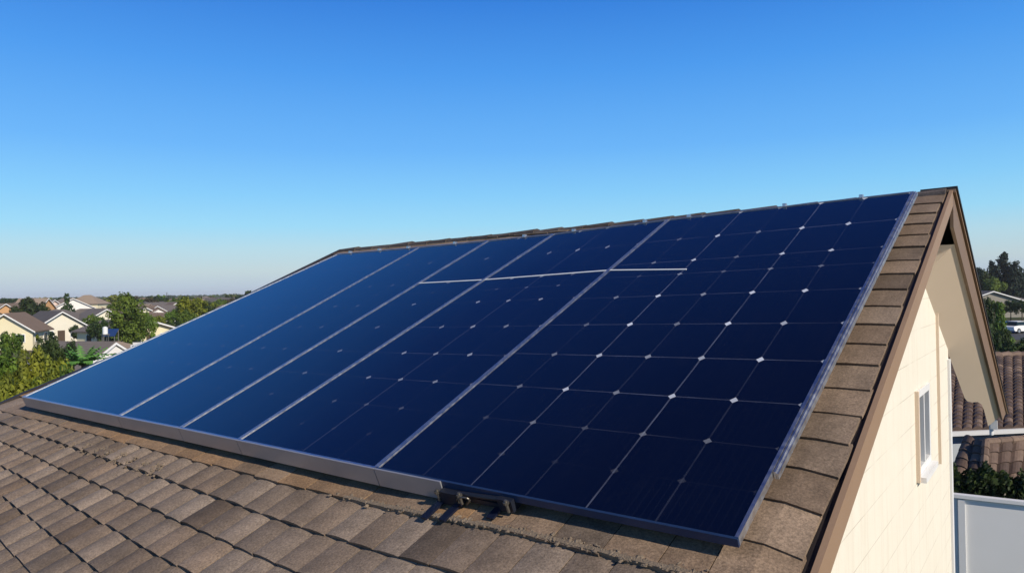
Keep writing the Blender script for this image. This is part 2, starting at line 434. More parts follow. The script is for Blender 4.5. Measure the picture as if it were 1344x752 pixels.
sf.build('soffit', M['soffit'], house)
al = MB(); al.prism([back(-.2, RY + .04, .09), back(FX0 - .003, RY + .04, .09), back(FX0 - .003, 7.0, .09), back(-.2, 7.0, .09)],
                    [back(-.2, RY + .04, .06), back(FX0 - .003, RY + .04, .06), back(FX0 - .003, 7.0, .06), back(-.2, 7.0, .06)])
al.build('apex_shade_sheet', M['dark'], house)  # dark sheet standing in for the shade under the peak, covers the courses
gc = MB()
p = back(.17, 11.78, .46); gc.box(p + Vector((0, .03, -.06)), (.10, .06, .16)); gc.tube(p + Vector((-.04, .05, .02)), p + Vector((-.04, .05, -.25)), .035, .03, 10)
gc.build('gutter_end', M['white'], house, bevel=.008)

# --- walls
WX = -.05
wl = MB()
y_f, y_b = -1.9, 7.8
pts = [(y_f, GZ), (y_b, GZ), (y_b, back(WX, y_b, .10).z - .0), (RY, RZ - .12), (y_f, PL(0, 0, HT - .12).z + (y_f - PL(0, 0, HT - .12).y) * math.tan(TH))]
# the gable wall is built round its window opening
WY0, WY1, WZ0, WZ1 = 5.14, 6.0, -.86, .0
def wq(*yz): wl.face([(WX, y, z) for y, z in yz])
rf = lambda y: pts[4][1] + (y - y_f) * math.tan(TH)
rb = lambda y: (RZ - .12) - (y - RY) * .4525
yk = y_f + (WZ0 - pts[4][1]) / math.tan(TH)
wq((y_f, GZ), (WY0, GZ), (WY0, WZ0), (yk, WZ0), (y_f, rf(y_f))); wq((WY0, GZ), (WY1, GZ), (WY1, WZ0), (WY0, WZ0)); wq((WY1, GZ), (y_b, GZ), (y_b, WZ0), (WY1, WZ0))
wq((yk, WZ0), (WY0, WZ0), (WY0, WZ1), (WY0, rf(WY0)))
wq((WY1, WZ0), (y_b, WZ0), (y_b, rb(y_b)), (WY1, rb(WY1)), (WY1, WZ1))
wq((WY0, WZ1), (WY1, WZ1), (WY1, rb(WY1)), (RY, RZ - .12), (WY0, rf(WY0)))
for (ya, za, yb, zb) in ((WY0, WZ0, WY0, WZ1), (WY0, WZ1, WY1, WZ1), (WY1, WZ1, WY1, WZ0), (WY1, WZ0, WY0, WZ0)):
    wl.face([(WX, ya, za), (WX, yb, zb), (WX - .14, yb, zb), (WX - .14, ya, za)])
wl.face([(WX, y_b, GZ), (XV + .3, y_b, GZ), (XV + .3, y_b, rb(y_b)), (WX, y_b, rb(y_b))])
wl.face([(XV + .3, y_f, GZ), (WX, y_f, GZ), (WX, y_f, rf(y_f)), (XV + .3, y_f, rf(y_f))])
wl.face([(XV + .3, y_b, GZ), (XV + .3, y_f, GZ), (XV + .3, y_f, rf(y_f)), (XV + .3, RY - .4, RZ - .35), (XV + .3, y_b, rb(y_b) - .2)])
wl.build('wall', M['siding'], house)
# far verge trim
vf = MB()
ss = [-2.6, -1.5, -.4, .2, .8, 1.4, 2.0, 3.5, 5.26]
for sa, sb in zip(ss, ss[1:]):
    vf.prism([PR(XV - .05, sa, HT - .16), PR(XV + .02, sa, HT - .16), PR(XV + .02, sb, HT - .16), PR(XV - .05, sb, HT - .16)],
             [PR(XV - .05, sa, HT + .012), PR(XV + .02, sa, HT + .012), PR(XV + .02, sb, HT + .012), PR(XV - .05, sb, HT + .012)])
vf.build('verge_flashing', M['dark'], house)
# window
fr = MB(); o = .075
fx = WX + .012
for (ya, yb, za, zb) in ((WY0 - .0, WY1, WZ1 - o, WZ1), (WY0, WY1, WZ0, WZ0 + o), (WY0, WY0 + o, WZ0 + o, WZ1 - o), (WY1 - o, WY1, WZ0 + o, WZ1 - o), (5.55, 5.60, WZ0 + o, WZ1 - o)):
    fr.box((WX - .02, (ya + yb) / 2, (za + zb) / 2), (.075, yb - ya - .002, zb - za - .002))
wf = fr.build('window', M['white'], house, bevel=.005)
pn = MB(); pn.box((WX - .06, (WY0 + WY1) / 2, (WZ0 + WZ1) / 2), (.012, WY1 - WY0 - .02, WZ1 - WZ0 - .02)); pn.build('pane', M['glass'], wf)
cs = MB(); c = .05
for (ya, yb, za, zb) in ((WY0 - c, WY0, WZ0 - c, WZ1 + .01),):
    cs.box((WX + .018, (ya + yb) / 2, (za + zb) / 2), (.036, yb - ya, zb - za))
cs.build('casing', M['soffit'], wf, bevel=.004)
si = MB(); si.box((WX + .04, (WY0 + WY1) / 2, WZ0 - .03), (.09, WY1 - WY0 - .004, .055)); si.build('sill', M['white'], wf, bevel=.006)
cu = MB()
for i in range(7):
    y0_ = WY0 + .10 + i * .024; cu.face([(WX - .10 - .012 * (i % 2), y0_, WZ0), (WX - .10 - .012 * ((i + 1) % 2), y0_ + .024, WZ0), (WX - .10 - .012 * ((i + 1) % 2), y0_ + .024, WZ1), (WX - .10 - .012 * (i % 2), y0_, WZ1)])
cu.build('curtain', M['white'], wf)
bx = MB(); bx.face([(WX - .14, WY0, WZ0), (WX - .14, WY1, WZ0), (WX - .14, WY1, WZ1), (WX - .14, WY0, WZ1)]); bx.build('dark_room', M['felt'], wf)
# thin conduit and corner board
cv = MB(); cv.box((WX + .015, 6.72, -.05), (.03, .035, 2.0)); cv.box((WX + .03, 6.72, .98), (.06, .07, .12)); cv.build('conduit', M['soffit'], house, bevel=.004)
cb = MB(); cb.box((WX + .012, y_b - .05, (GZ + .1) / 2), (.03, .13, .1 - GZ)); cb.build('corner_board', M['white'], house, bevel=.004)

# --- crumbling mortar along the seam
def chunk(mb, c, r):
    bm = bmesh.new(); bmesh.ops.create_icosphere(bm, subdivisions=1, radius=1)
    sx, sy, sz = r * R.uniform(.8, 1.7), r * R.uniform(.6, 1.1), r * R.uniform(.35, .7); an = R.uniform(0, 3.14)
    t = R.random(); ps = {}
    for v in bm.verts:
        j = 1 + R.uniform(-.28, .28); x, y, z = v.co.x * sx * j, v.co.y * sy * j, v.co.z * sz * j
        ps[v.index] = PR(c[0] + x * math.cos(an) - y * math.sin(an), c[1] + x * math.sin(an) + y * math.cos(an), c[2] + z)
    for f in bm.faces: mb.face([ps[v.index] for v in f.verts], t)
    bm.free()
mo = MB()
for i in range(520):
    x = -2.75 + 2.75 * (R.random() ** .9); dens = 1 if x > -2.2 else .35
    if R.random() > dens: continue
    chunk(mo, (x, -.163 + R.gauss(.008, .012), HT + .001 + R.uniform(0, .006)), R.uniform(.005, .015))
for i in range(260):
    t = R.random(); x = -6.6 + 2.0 * t
    chunk(mo, (x, lower_line(1, x) + .05 + R.gauss(0, .04), HT + .006 + R.uniform(-.006, .004)), R.uniform(.006, .017))
xs = [-2.6 + k * .05 for k in range(52)]
for k in range(51):
    x0, x1 = xs[k], xs[k + 1]; wa, wb = [.010 + .012 * abs(noise.noise(Vector((q * 9, 1, 0)))) for q in (x0, x1)]
    oa, ob = [.012 * noise.noise(Vector((q * 5, 4, 0))) for q in (x0, x1)]
    mo.prism([PR(x0, -.16 + oa - wa, HT - .03), PR(x1, -.16 + ob - wb, HT - .03), PR(x1, -.16 + ob + wb, HT - .03), PR(x0, -.16 + oa + wa, HT - .03)],
             [PR(x0, -.16 + oa - wa, HT + .008), PR(x1, -.16 + ob - wb, HT + .008), PR(x1, -.16 + ob + wb, HT + .010), PR(x0, -.16 + oa + wa, HT + .010)], tone=R.random())
mo.build('mortar_bedding', M['mortar'], house)

# ------------------------------------------------------------------ SOLAR PANELS
BOT = [(-8.47, -.04), (-6.02, -.03), (-4.87, -.02), (-3.97, -.02), (-2.37, -.02), (0.0, 0.0)]
TOP = [(-7.98, 4.52), (-6.19, 4.57), (-4.94, 4.64), (-3.92, 4.72), (-2.45, 4.94), (.03, 5.2)]
COLS = [6, 3, 2, 4, 6]
PLAB = ['wide bright blue solar panel at the far end of the array, nearest the town',
        'plain blue solar panel without a pale strip, second from the far end',
        'narrowest solar panel of the array, crossed by the start of the thin pale strip',
        'mid blue solar panel left of the largest panel, crossed fully by the thin pale strip',
        'largest and darkest solar panel with rows of bright white diamonds, nearest the gable edge']
def lerp(a, b, t): return (a[0] + (b[0] - a[0]) * t, a[1] + (b[1] - a[1]) * t)
MIDT = {2: (.685, .683), 3: (.683, .684), 4: (.684, .662)}
for i in range(5):
    b0, b1, t0, t1 = BOT[i], BOT[i + 1], TOP[i], TOP[i + 1]
    gx = .004
    def Q(u, v, h):               # bilinear over the panel
        a = lerp(b0, b1, u); b = lerp(t0, t1, u); c = lerp(a, b, v); return PL(c[0], c[1], h)
    Wd = (b1[0] - b0[0] + t1[0] - t0[0]) / 2; Ld = (t0[1] + t1[1] - b0[1] - b1[1]) / 2
    org = Q(.5, 0, -.15)
    root = empty('solar_panel', org); tag(root, PLAB[i], 'solar panel', 'solar panels of the roof array')
    def loc(p): return p - org
    fw_, eu, ev, g_ = .018, .019 / Wd, .015 / Ld, .003 / Wd
    if i == 4: eu_r = .022 / Wd
    else: eu_r = eu
    TK = .045
    fb = MB()
    def bar(u0, u1, v0, v1, h0, h1):
        fb.prism([loc(Q(u0, v0, h0)), loc(Q(u1, v0, h0)), loc(Q(u1, v1, h0)), loc(Q(u0, v1, h0))],
                 [loc(Q(u0, v0, h1)), loc(Q(u1, v0, h1)), loc(Q(u1, v1, h1)), loc(Q(u0, v1, h1))])
    bar(g_, 1 - g_, 0, ev, -TK, 0)
    if i == 4: fb.build('lower_frame_bar', M['skyalu'], root, bevel=.003); fb = MB()
    bar(g_, 1 - g_, 1 - ev * 1.6, 1, -TK, 0)
    bar(g_, eu, ev, 1 - ev * 1.6, -TK, 0); bar(1 - eu_r, 1 - g_, ev, 1 - ev * 1.6, -TK, 0)
    fb.build('frame', M['alu'], root, bevel=.003)
    cm = MB(); nu, nv = COLS[i], 10
    rows = [0, .065, .137, .223, .324, .431, .5445, .644, .712, .847, 1] if i == 4 else [0, .065, .137, .22, .315, .428, .552, .62, .68, .843, 1]
    vv_ = [ev + (1 - 2.6 * ev) * q for q in rows]; vv_[0] = ev; vv_[-1] = 1 - ev * 1.6
    for k in range(10):
        cm.face([loc(Q(eu, vv_[k], -.007)), loc(Q(1 - eu_r, vv_[k], -.007)), loc(Q(1 - eu_r, vv_[k + 1], -.007)), loc(Q(eu, vv_[k + 1], -.007))],
                uv=[(0, k), (nu, k), (nu, k + 1), (0, k + 1)])
    cm.face([loc(Q(eu, ev, -.03)), loc(Q(eu, 1 - ev * 1.6, -.03)), loc(Q(1 - eu_r, 1 - ev * 1.6, -.03)), loc(Q(1 - eu_r, ev, -.03))])
    cs_ = cm.build('cell_sheet', M['cells'], root)
    at_ = cs_.data.attributes.new('dia', 'FLOAT', 'FACE'); at_.data.foreach_set('value', [[.07, .10, .24, .45, 1.0][i]] * 11)
    if i in MIDT:
        a, b = MIDT[i]; st = MB(); hw = .011 / Ld; ue = 1 - eu if i < 4 else .345
        st.prism([loc(Q(eu, a - hw, -.0065)), loc(Q(ue, b - hw, -.0065)), loc(Q(ue, b + hw, -.0065)), loc(Q(eu, a + hw, -.0065))],
                 [loc(Q(eu, a - hw, -.003)), loc(Q(ue, b - hw, -.003)), loc(Q(ue, b + hw, -.003)), loc(Q(eu, a + hw, -.003))])
        st.build('busbar_strip', M['white'], root)
    # silver skirt along the lower edge; on the big panel it stops at the bracket
    ue = 1 - g_ if i < 4 else .245
    sk = MB()
    sk.prism([loc(Q(g_, -.012 / Ld, -.128)), loc(Q(ue, -.012 / Ld, -.128)), loc(Q(ue, -.001 / Ld, -.128)), loc(Q(g_, -.001 / Ld, -.128))],
             [loc(Q(g_, -.012 / Ld, .002)), loc(Q(ue, -.012 / Ld, .002)), loc(Q(ue, -.001 / Ld, .002)), loc(Q(g_, -.001 / Ld, .002))])
    sk.build('edge_skirt', M['skirt'], root, bevel=.002)
    # mounting rails underneath
    for vv in (.18, .78):
        rl = MB()
        rl.prism([loc(Q(.01, vv, -.125)), loc(Q(.99, vv, -.125)), loc(Q(.99, vv + .01, -.125)), loc(Q(.01, vv + .01, -.125))],
                 [loc(Q(.01, vv, -.05)), loc(Q(.99, vv, -.05)), loc(Q(.99, vv + .01, -.05)), loc(Q(.01, vv + .01, -.05))])
        rl.build('mounting_rail', M['steel'], root)
    if i == 4:
        sr = MB()
        def side(u0, u1, v0, v1, h0, h1):
            sr.prism([loc(Q(u0, v0, h0)), loc(Q(u1, v0, h0)), loc(Q(u1, v1, h0)), loc(Q(u0, v1, h0))],
                     [loc(Q(u0, v0, h1)), loc(Q(u1, v0, h1)), loc(Q(u1, v1, h1)), loc(Q(u0, v1, h1))])
        side(1.0008, 1.0052, .10, 1, -.046, -.003); side(1.0056, 1.0105, .10, 1, -.046, -.012)
        sr.build('side_rail', M['alu'], root, bevel=.002)
        for vv in (.3, .62, .9):
            ft = MB(); ft.box(loc(Q(.955, vv, -.11)), (.03, .06, .12)); ft.build('support_foot', M['black'], root, bevel=.004)
    # little clamps on the top edge
    for k in range(max(1, COLS[i] // 2)):
        cl = MB()
        u = (k + .5) / max(1, COLS[i] // 2) + R.uniform(-.08, .08)
        cl.box(loc(Q(u, 1.0, -.004)) + Vector((0, .015, .012)), (.035, .05, .035))
        cl.build('edge_clamp', M['alu'], root, bevel=.003)

# ------------------------------------------------------------------ mounting bracket under the large panel
br = tag(empty('mounting_bracket', PR(-1.55, .02, HT)), 'dark metal roof hook bracket sticking out under the front edge of the largest panel', 'bracket')
bo = PR(-1.55, .02, HT)
RM = Matrix(((1, 0, 0), (0, CT, -ST), (0, ST, CT)))
def bl(x, s, h): return PR(x, s - .075, HT + h * 1.0) - bo
def bxp(mb, x, s, h, sx, ss, sh, rz=0): mb.box(bl(x, s, h), (sx, ss, sh), RM @ Matrix.Rotation(rz, 3, 'Z'))
m_ = MB(); bxp(m_, -1.72, .06, .05, .13, .09, .085); m_.build('clamp_block', M['black'], br, bevel=.008)
m_ = MB(); bxp(m_, -1.30, .07, .055, .10, .08, .075); m_.build('clamp_block', M['black'], br, bevel=.008)
m_ = MB(); m_.tube(bl(-1.66, .05, .075), bl(-1.28, .06, .075), .016, n=10); m_.build('cross_bar', M['black'], br, smooth=False)
m_ = MB(); bxp(m_, -1.48, .09, .03, .36, .07, .03); m_.build('base_plate', M['black'], br, bevel=.004)
for x_, ln in ((-1.80, .20), (-1.66, .19)):
    m_ = MB(); bxp(m_, x_, .06 - ln / 2, .018, .045, ln, .014, -.04); bxp(m_, x_, .065, .05, .045, .014, .075); m_.build('hook_arm', M['bluesteel'], br, bevel=.003)
m_ = MB(); bxp(m_, -1.37, .0, .016, .05, .09, .012); m_.build('hook_arm', M['bluesteel'], br, bevel=.003)
for x_ in (-1.62, -1.27, -1.80):
    m_ = MB(); m_.tube(bl(x_, .015, .03), bl(x_, .015, .11), .009, n=8); m_.tube(bl(x_, .015, .085), bl(x_, .015, .10), .018, n=6); m_.build('bolt', M['steel'], br)
m_ = MB()
prev = None
for k in range(13):
    t = k / 12; q_ = bl(-1.60 + .06 * math.sin(t * 5), .03 - .03 * math.sin(t * 3.1), .02 + .075 * math.sin(t * math.pi))
    if prev is not None: m_.tube(prev, q_, .006, n=6)
    prev = q_ + Vector((.0, 0, 0))
m_.build('cable', M['steel'], br)

# ------------------------------------------------------------------ trees
def crown_mesh(seed, n, leaf, shape='round', clumps=14):
    """leaf-sized faces gathered in clumps, in a unit crown (radius 1, base z 0, top z 2)"""
    r = random.Random(seed); mb = MB(); cl = []
    for k in range(clumps):
        if shape == 'cone':
            z = r.random() ** 1.25 * 1.9; rad = (1 - z / 2.0) * .85 + .05; an = r.uniform(0, 6.283); q = r.uniform(.35, 1) * rad
            cl.append((Vector((math.cos(an) * q, math.sin(an) * q, z)), .13 + .22 * (1 - z / 2)))
        elif shape == 'column':
            z = r.uniform(.12, 1.8); rad = .72 * math.sin(math.pi * (.12 + .8 * z / 2)) ** .6; an = r.uniform(0, 6.283); q = r.uniform(.2, 1) * rad
            cl.append((Vector((math.cos(an) * q, math.sin(an) * q, z)), r.uniform(.2, .36)))
        else:
            d = Vector((r.gauss(0, 1), r.gauss(0, 1), r.gauss(.15, .9))).normalized(); q = r.uniform(.3, .9)
            cl.append((Vector((d.x * q, d.y * q, 1 + d.z * q * .85)), r.uniform(.15, .34) if clumps > 30 else r.uniform(.2, .4)))
    tot = sum(c[1] ** 2 for c in cl)
    for c, rad in cl:
        ct = r.uniform(.25, .8)
        for k in range(int(n * rad * rad / tot)):
            d = Vector((r.gauss(0, 1), r.gauss(0, 1), r.gauss(0, 1))).normalized()
            p = c + d * rad * (r.uniform(.55, 1.08)); p.z = max(p.z, .02)
            nrm = (d + Vector((r.uniform(-.7, .7), r.uniform(-.7, .7), r.uniform(-.3, .9)))).normalized()
            a = nrm.orthogonal().normalized(); a.rotate(Matrix.Rotation(r.uniform(0, 6.28), 3, nrm)); b = nrm.cross(a)
            s = leaf * r.uniform(.6, 1.4)
            if shape == 'cone': a = (a + Vector((0, 0, -.3))).normalized()
            mb.face([p - a * s, p + b * s * .55, p + a * s, p - b * s * .55], min(1, max(0, ct + r.uniform(-.3, .3))))
    return mb
def trunk_mesh(seed, shape='round'):
    r = random.Random(seed); mb = MB()
    top = 1.5 if shape != 'round' else 1.15
    pts = [Vector((0, 0, -1.2)), Vector((r.uniform(-.03, .03), r.uniform(-.03, .03), -.3)), Vector((r.uniform(-.06, .06), r.uniform(-.06, .06), .5)), Vector((r.uniform(-.08, .08), r.uniform(-.08, .08), top))]
    rr = [.11, .085, .06, .015]
    for i in range(3): mb.tube(pts[i], pts[i + 1], rr[i], rr[i + 1], 7)
    for k in range(6):
        an = r.uniform(0, 6.28); z = r.uniform(.0, .8); b = pts[2].lerp(pts[1], .4 * r.random()); b = Vector((b.x, b.y, z * .7))
        mb.tube(b, b + Vector((math.cos(an) * .5, math.sin(an) * .5, r.uniform(.3, .6))), .035, .008, 5)
    return mb
LEAF = {'olive': m_leaf('olive_green_leaves', (.045, .075, .010), (.28, .31, .03)),
        'green': m_leaf('mid_green_leaves', (.03, .07, .010), (.16, .24, .03)),
        'dark': m_leaf('dark_green_leaves', (.012, .030, .010), (.06, .095, .022)),
        'teal': m_leaf('blue_green_needles', (.008, .020, .013), (.024, .048, .026)),
        'brown': m_leaf('dry_brown_green_leaves', (.05, .045, .02), (.12, .10, .045))}
TM = {}
def tree_mesh(key, seed, n, leaf, shape, clumps):
    if key not in TM:
        a = crown_mesh(seed, n, leaf, shape, clumps).build('crown', LEAF['green']); b = trunk_mesh(seed + 5, shape).build('trunk', M['bark'])
        TM[key] = (a.data, b.data); bpy.data.objects.remove(a); bpy.data.objects.remove(b)
    return TM[key]
CM = {}
def tree(name, px, py, wpx, d, leafk, key, label, group='trees of the neighbourhood', cat='tree', squash=None, gz=GZ):
    """crown top at the sight line of (px, py) d metres out; wpx = crown width in photo pixels"""
    P = at(px, py, d); H = P.z - gz; rad = wpx / FPX * d / 2
    cm, tmh = TM[key]
    ck = (key, leafk)
    if ck not in CM:
        m2 = cm.copy(); m2.materials.clear(); m2.materials.append(LEAF[leafk]); CM[ck] = m2
    ch = squash if squash else min(max(rad * 2.0, H * .78), H * .96)
    root = empty(name, (P.x, P.y, gz), R.uniform(0, 6.28)); tag(root, label, cat, group)
    c = bpy.data.objects.new('crown', CM[ck]); COL.objects.link(c); c.parent = root
    c.scale = (rad / .95, rad / .95, ch / 1.95); c.location = (0, 0, H - ch)
    t = bpy.data.objects.new('trunk', tmh); COL.objects.link(t); t.parent = root
    top_ = 1.15 if key[:4] in ('near', 'mid0', 'mid1', 'mid2', 'far0', 'far1', 'far2', 'far3') else 1.5
    sz = ((H - ch) + ch * (.62 if top_ < 1.3 else .78)) / (1.2 + top_); t.scale = (rad * .7, rad * .7, sz); t.location = (0, 0, 1.2 * sz - .03)
    return root
for k in range(4): tree_mesh('near%d' % k, 20 + k, 5200, .075, 'round', 46)
for k in range(3): tree_mesh('mid%d' % k, 40 + k, 2600, .085, 'round', 24)
for k in range(4): tree_mesh('far%d' % k, 60 + k, 420, .20, 'round', 14)
tree_mesh('poplar', 80, 6500, .06, 'column', 44)
for k in range(2): tree_mesh('conifer%d' % k, 90 + k, 4200, .075, 'cone', 70)
for k in range(2): tree_mesh('farcone%d' % k, 95 + k, 500, .16, 'cone', 30)

# big olive-green trees just past the far edge of the roof
for (px, py, wd, d, lk, key, lab) in [
    (2, 447, 62, 30, 'green', 'near0', 'bushy mid green tree cut by the left edge of the photo'),
    (38, 455, 56, 28, 'olive', 'near1', 'yellow green bushy tree in front of the yellow house, below its wall'),
    (72, 458, 52, 31, 'olive', 'near2', 'olive bushy tree between the palm and the yellow green bushy tree'),
    (64, 436, 40, 42, 'dark', 'near3', 'dark green tree rising right in front of the cream double gable house'),
    (100, 478, 46, 26, 'green', 'near3', 'low green tree below the palm beside the roof edge'),
    (20, 480, 60, 23, 'olive', 'near2', 'low bushy tree nearest the roof corner at the lower left'),
    (62, 484, 60, 22, 'olive', 'near0', 'dense low olive tree hugging the roof edge, right of the lowest bushy tree'),
    (14, 430, 30, 62, 'green', 'mid0', 'small green tree in front of the yellow house wall'),
    (92, 440, 22, 46, 'dark', 'mid1', 'small dark shrub left of the palm under the cream house'),
    (42, 390, 42, 128, 'dark', 'near1', 'round dark tree behind the yellow and cream houses'),
    (168, 384, 50, 75, 'green', 'poplar', 'tall dense green tree standing highest over the town, behind the low hipped roof'),
    (192, 405, 22, 80, 'green', 'mid2', 'narrow green tree at the right foot of the tallest town tree'),
    (128, 417, 30, 84, 'dark', 'mid0', 'dark green tree at the left foot of the tallest town tree'),
    (147, 425, 26, 80, 'dark', 'mid1', 'dark low tree just behind the white and blue tank'),
    (253, 386, 38, 118, 'olive', 'near2', 'large light green tree close to the far edge of the panels'),
    (228, 404, 26, 125, 'green', 'mid2', 'green tree left of the large light green tree'),
    (205, 412, 30, 105, 'olive', 'mid1', 'light green bushes behind the small yellow walled house'),
    (222, 420, 26, 95, 'dark', 'mid0', 'dark green bushes right of the small yellow walled house'),
    (268, 395, 26, 125, 'dark', 'mid2', 'darker tree on the right side of the large light green tree'),
    (210, 388, 18, 260, 'dark', 'mid0', 'dark round tree left of the radio mast'),
    (232, 388, 18, 230, 'green', 'mid1', 'round tree right of the radio mast'),
    (313, 384, 16, 240, 'dark', 'mid1', 'dark tree on the horizon right above the panel edge'),
    (300, 389, 18, 220, 'brown', 'mid0', 'brownish tree left of the dark horizon tree above the panel edge'),
    (288, 390, 18, 215, 'green', 'mid2', 'grey green tree above the panel edge beside the pale flat roof'),
    (112, 392, 24, 215, 'brown', 'mid2', 'bare brownish tree behind the white gabled houses'),
    (58, 429, 18, 98, 'green', 'mid1', 'green bush under the left eave of the cream double gable house'),
    (38, 431, 20, 92, 'olive', 'mid2', 'yellow green bush between the yellow house and the cream double gable house'),
    (104, 424, 24, 92, 'dark', 'mid0', 'dark bush under the right eave of the cream double gable house'),
    (120, 410, 22, 108, 'green', 'mid2', 'green tree between the cream double gable house and the tallest town tree'),
    (246, 404, 26, 100, 'green', 'mid0', 'mid green bush at the foot of the large light green tree'),
    (86, 388, 20, 210, 'green', 'mid2', 'green tree behind the white house with layered gables'),
    (52, 398, 22, 140, 'green', 'mid1', 'green tree right of the round dark tree'),
    (10, 392, 26, 190, 'dark', 'mid1', 'dark tree behind the small orange house at the photo edge'),
    (70, 391, 20, 230, 'dark', 'mid0', 'dark tree behind the pink and orange block'),
    ]:
    tree('tree', px, py, wd, d, lk, key, lab)
# right-hand side
for (nm, px, py, wd, d, lk, key, lab) in [
    ('conifer', 1316, 332, 44, 168, 'teal', 'conifer0', 'tallest dark conifer on the right skyline'),
    ('conifer', 1333, 343, 40, 165, 'teal', 'conifer1', 'shorter conifer touching the right side of the tallest conifer'),
    ('conifer', 1302, 343, 36, 172, 'teal', 'conifer1', 'slim conifer touching the left side of the tallest conifer'),
    ('tree', 1279, 347, 30, 170, 'teal', 'mid0', 'dark round tree on the skyline beside the back rake'),
    ('tree', 1291, 350, 28, 168, 'dark', 'mid1', 'dark tree between the round skyline tree and the conifers'),
    ('tree', 1305, 361, 26, 160, 'green', 'mid2', 'small lighter bush below the skyline conifers'),
    ('tree', 1350, 348, 34, 168, 'teal', 'mid2', 'dark tree on the skyline cut by the right edge of the photo'),
    ('conifer', 1297, 391, 26, 58, 'dark', 'conifer0', 'dark green cypress in front of the grey neighbour roof, close to the rake'),
    ('conifer', 1313, 397, 26, 60, 'green', 'conifer1', 'lighter green cypress right of the dark cypress'),
    ('tree', 1286, 402, 24, 62, 'dark', 'mid0', 'dark bush left of the cypresses behind the rake'),
    ('tree', 1326, 391, 18, 114, 'dark', 'mid1', 'dark clipped shrub before the white wall of the grey roofed house'),
    ('tree', 1341, 392, 20, 113, 'dark', 'mid2', 'dark clipped shrub nearest the right edge, above the lawn'),
    ('tree', 1292, 422, 34, 46, 'dark', 'near1', 'dark tree mass beside the rake above the clay tile roof'),
    ]:
    tree(nm, px, py, wd, d, lk, key, lab)
for (px, py, wd, d, lk, key, lab) in [
    (1288, 389, 18, 114, 'dark', 'mid1', 'dark shrub under the gable of the grey roofed house'),
    (1309, 392, 18, 113, 'green', 'mid0', 'green shrub in the middle of the grey roofed house front'),
    (1333, 446, 44, 44, 'dark', 'near2', 'dark leafy bush right above the clay tile ridge'),
    (1356, 440, 44, 46, 'dark', 'near0', 'dark leafy bush above the clay tile ridge at the right edge'),
    (1316, 426, 20, 56, 'dark', 'mid2', 'dark bush at the foot of the lighter cypress')]:
    tree('tree', px, py, wd, d, lk, key, lab)

# palm
pr = at(109, 444, 43); H = pr.z - GZ
pm = tag(empty('palm', (pr.x, pr.y, GZ), .4), 'bright green palm with broad fronds beside the low hipped roof', 'palm tree', 'trees of the neighbourhood')
tk = MB()
for k in range(6): tk.tube((0, 0, k * (H - 1.6) / 6), (0, 0, (k + 1) * (H - 1.6) / 6), .17 - .008 * k, .165 - .008 * k, 9)
tk.build('trunk', M['bark'], pm)
fd = MB()
for k in range(26):
    an = k * 2.4; el = R.uniform(.15, 1.4); L = R.uniform(1.5, 2.1); prev = None
    for j in range(9):
        t = j / 8; hh = Vector((math.cos(an), math.sin(an), 0)) * (L * t * math.cos(el) + .15 * t); zz = H - 1.6 + L * t * math.sin(el) - .9 * t * t * math.cos(el)
        p = hh + Vector((0, 0, zz)); sd = Vector((-math.sin(an), math.cos(an), 0)); wv = .30 * math.sin(math.pi * (.1 + .85 * t))
        if prev: fd.face([prev[0] - sd * prev[1], prev[0] - Vector((0, 0, .0)), p, p - sd * wv + Vector((0, 0, -.12))], R.uniform(.4, 1)); fd.face([prev[0], prev[0] + sd * prev[1], p + sd * wv + Vector((0, 0, -.12)), p], R.uniform(.4, 1))
        prev = (p, wv)
fd.build('fronds', m_leaf('palm_green', (.05, .15, .03), (.14, .34, .07), .2), pm)

# ------------------------------------------------------------------ houses of the town
def m_roof(name, c1, c2):
    m = mat(name, c1, .85, 0, .2); q = N(m); co_ = q.coord()
    wv = q.n('TexWave', wave_type='BANDS', bands_direction='Z'); wv.inputs['Scale'].default_value = 2.2; wv.inputs['Distortion'].default_value = .6
    q.l(co_, wv.inputs['Vector'])
    c = q.mix(q.noise(.9, 6, .7, co_), c1, c2); q.color(q.mix(.35, c, q.ramp(wv.outputs[0], [(.0, .6), (.4, 1.05)]), 'MULTIPLY'))
    q.bump(wv.outputs[0], .5, .03); return m
RF = {'grey': m_roof('grey_shingle', (.13, .115, .105), (.19, .165, .15)), 'brown': m_roof('brown_shingle', (.16, .115, .085), (.23, .17, .13)),
      'dark': m_roof('dark_shingle', (.075, .07, .075), (.12, .11, .105)), 'red': m_roof('reddish_tile', (.24, .13, .085), (.30, .18, .13)),
      'tan': m_roof('tan_shingle', (.26, .20, .15), (.33, .26, .20))}
def m_wall(n, c): return m_speck(n, c, tuple(q * .86 for q in c), .8, .85, .1, 8)
WL = {'cream': m_wall('cream_render', (.79, .74, .60)), 'yellow': m_wall('yellow_render', (.80, .72, .48)), 'white': m_wall('white_render', (.80, .78, .74)),
      'pink': m_wall('pink_render', (.72, .58, .52)), 'orange': m_wall('orange_render', (.62, .36, .17)), 'grey': m_wall('grey_render', (.27, .25, .21)), 'beige': m_wall('beige_render', (.62, .52, .38))}
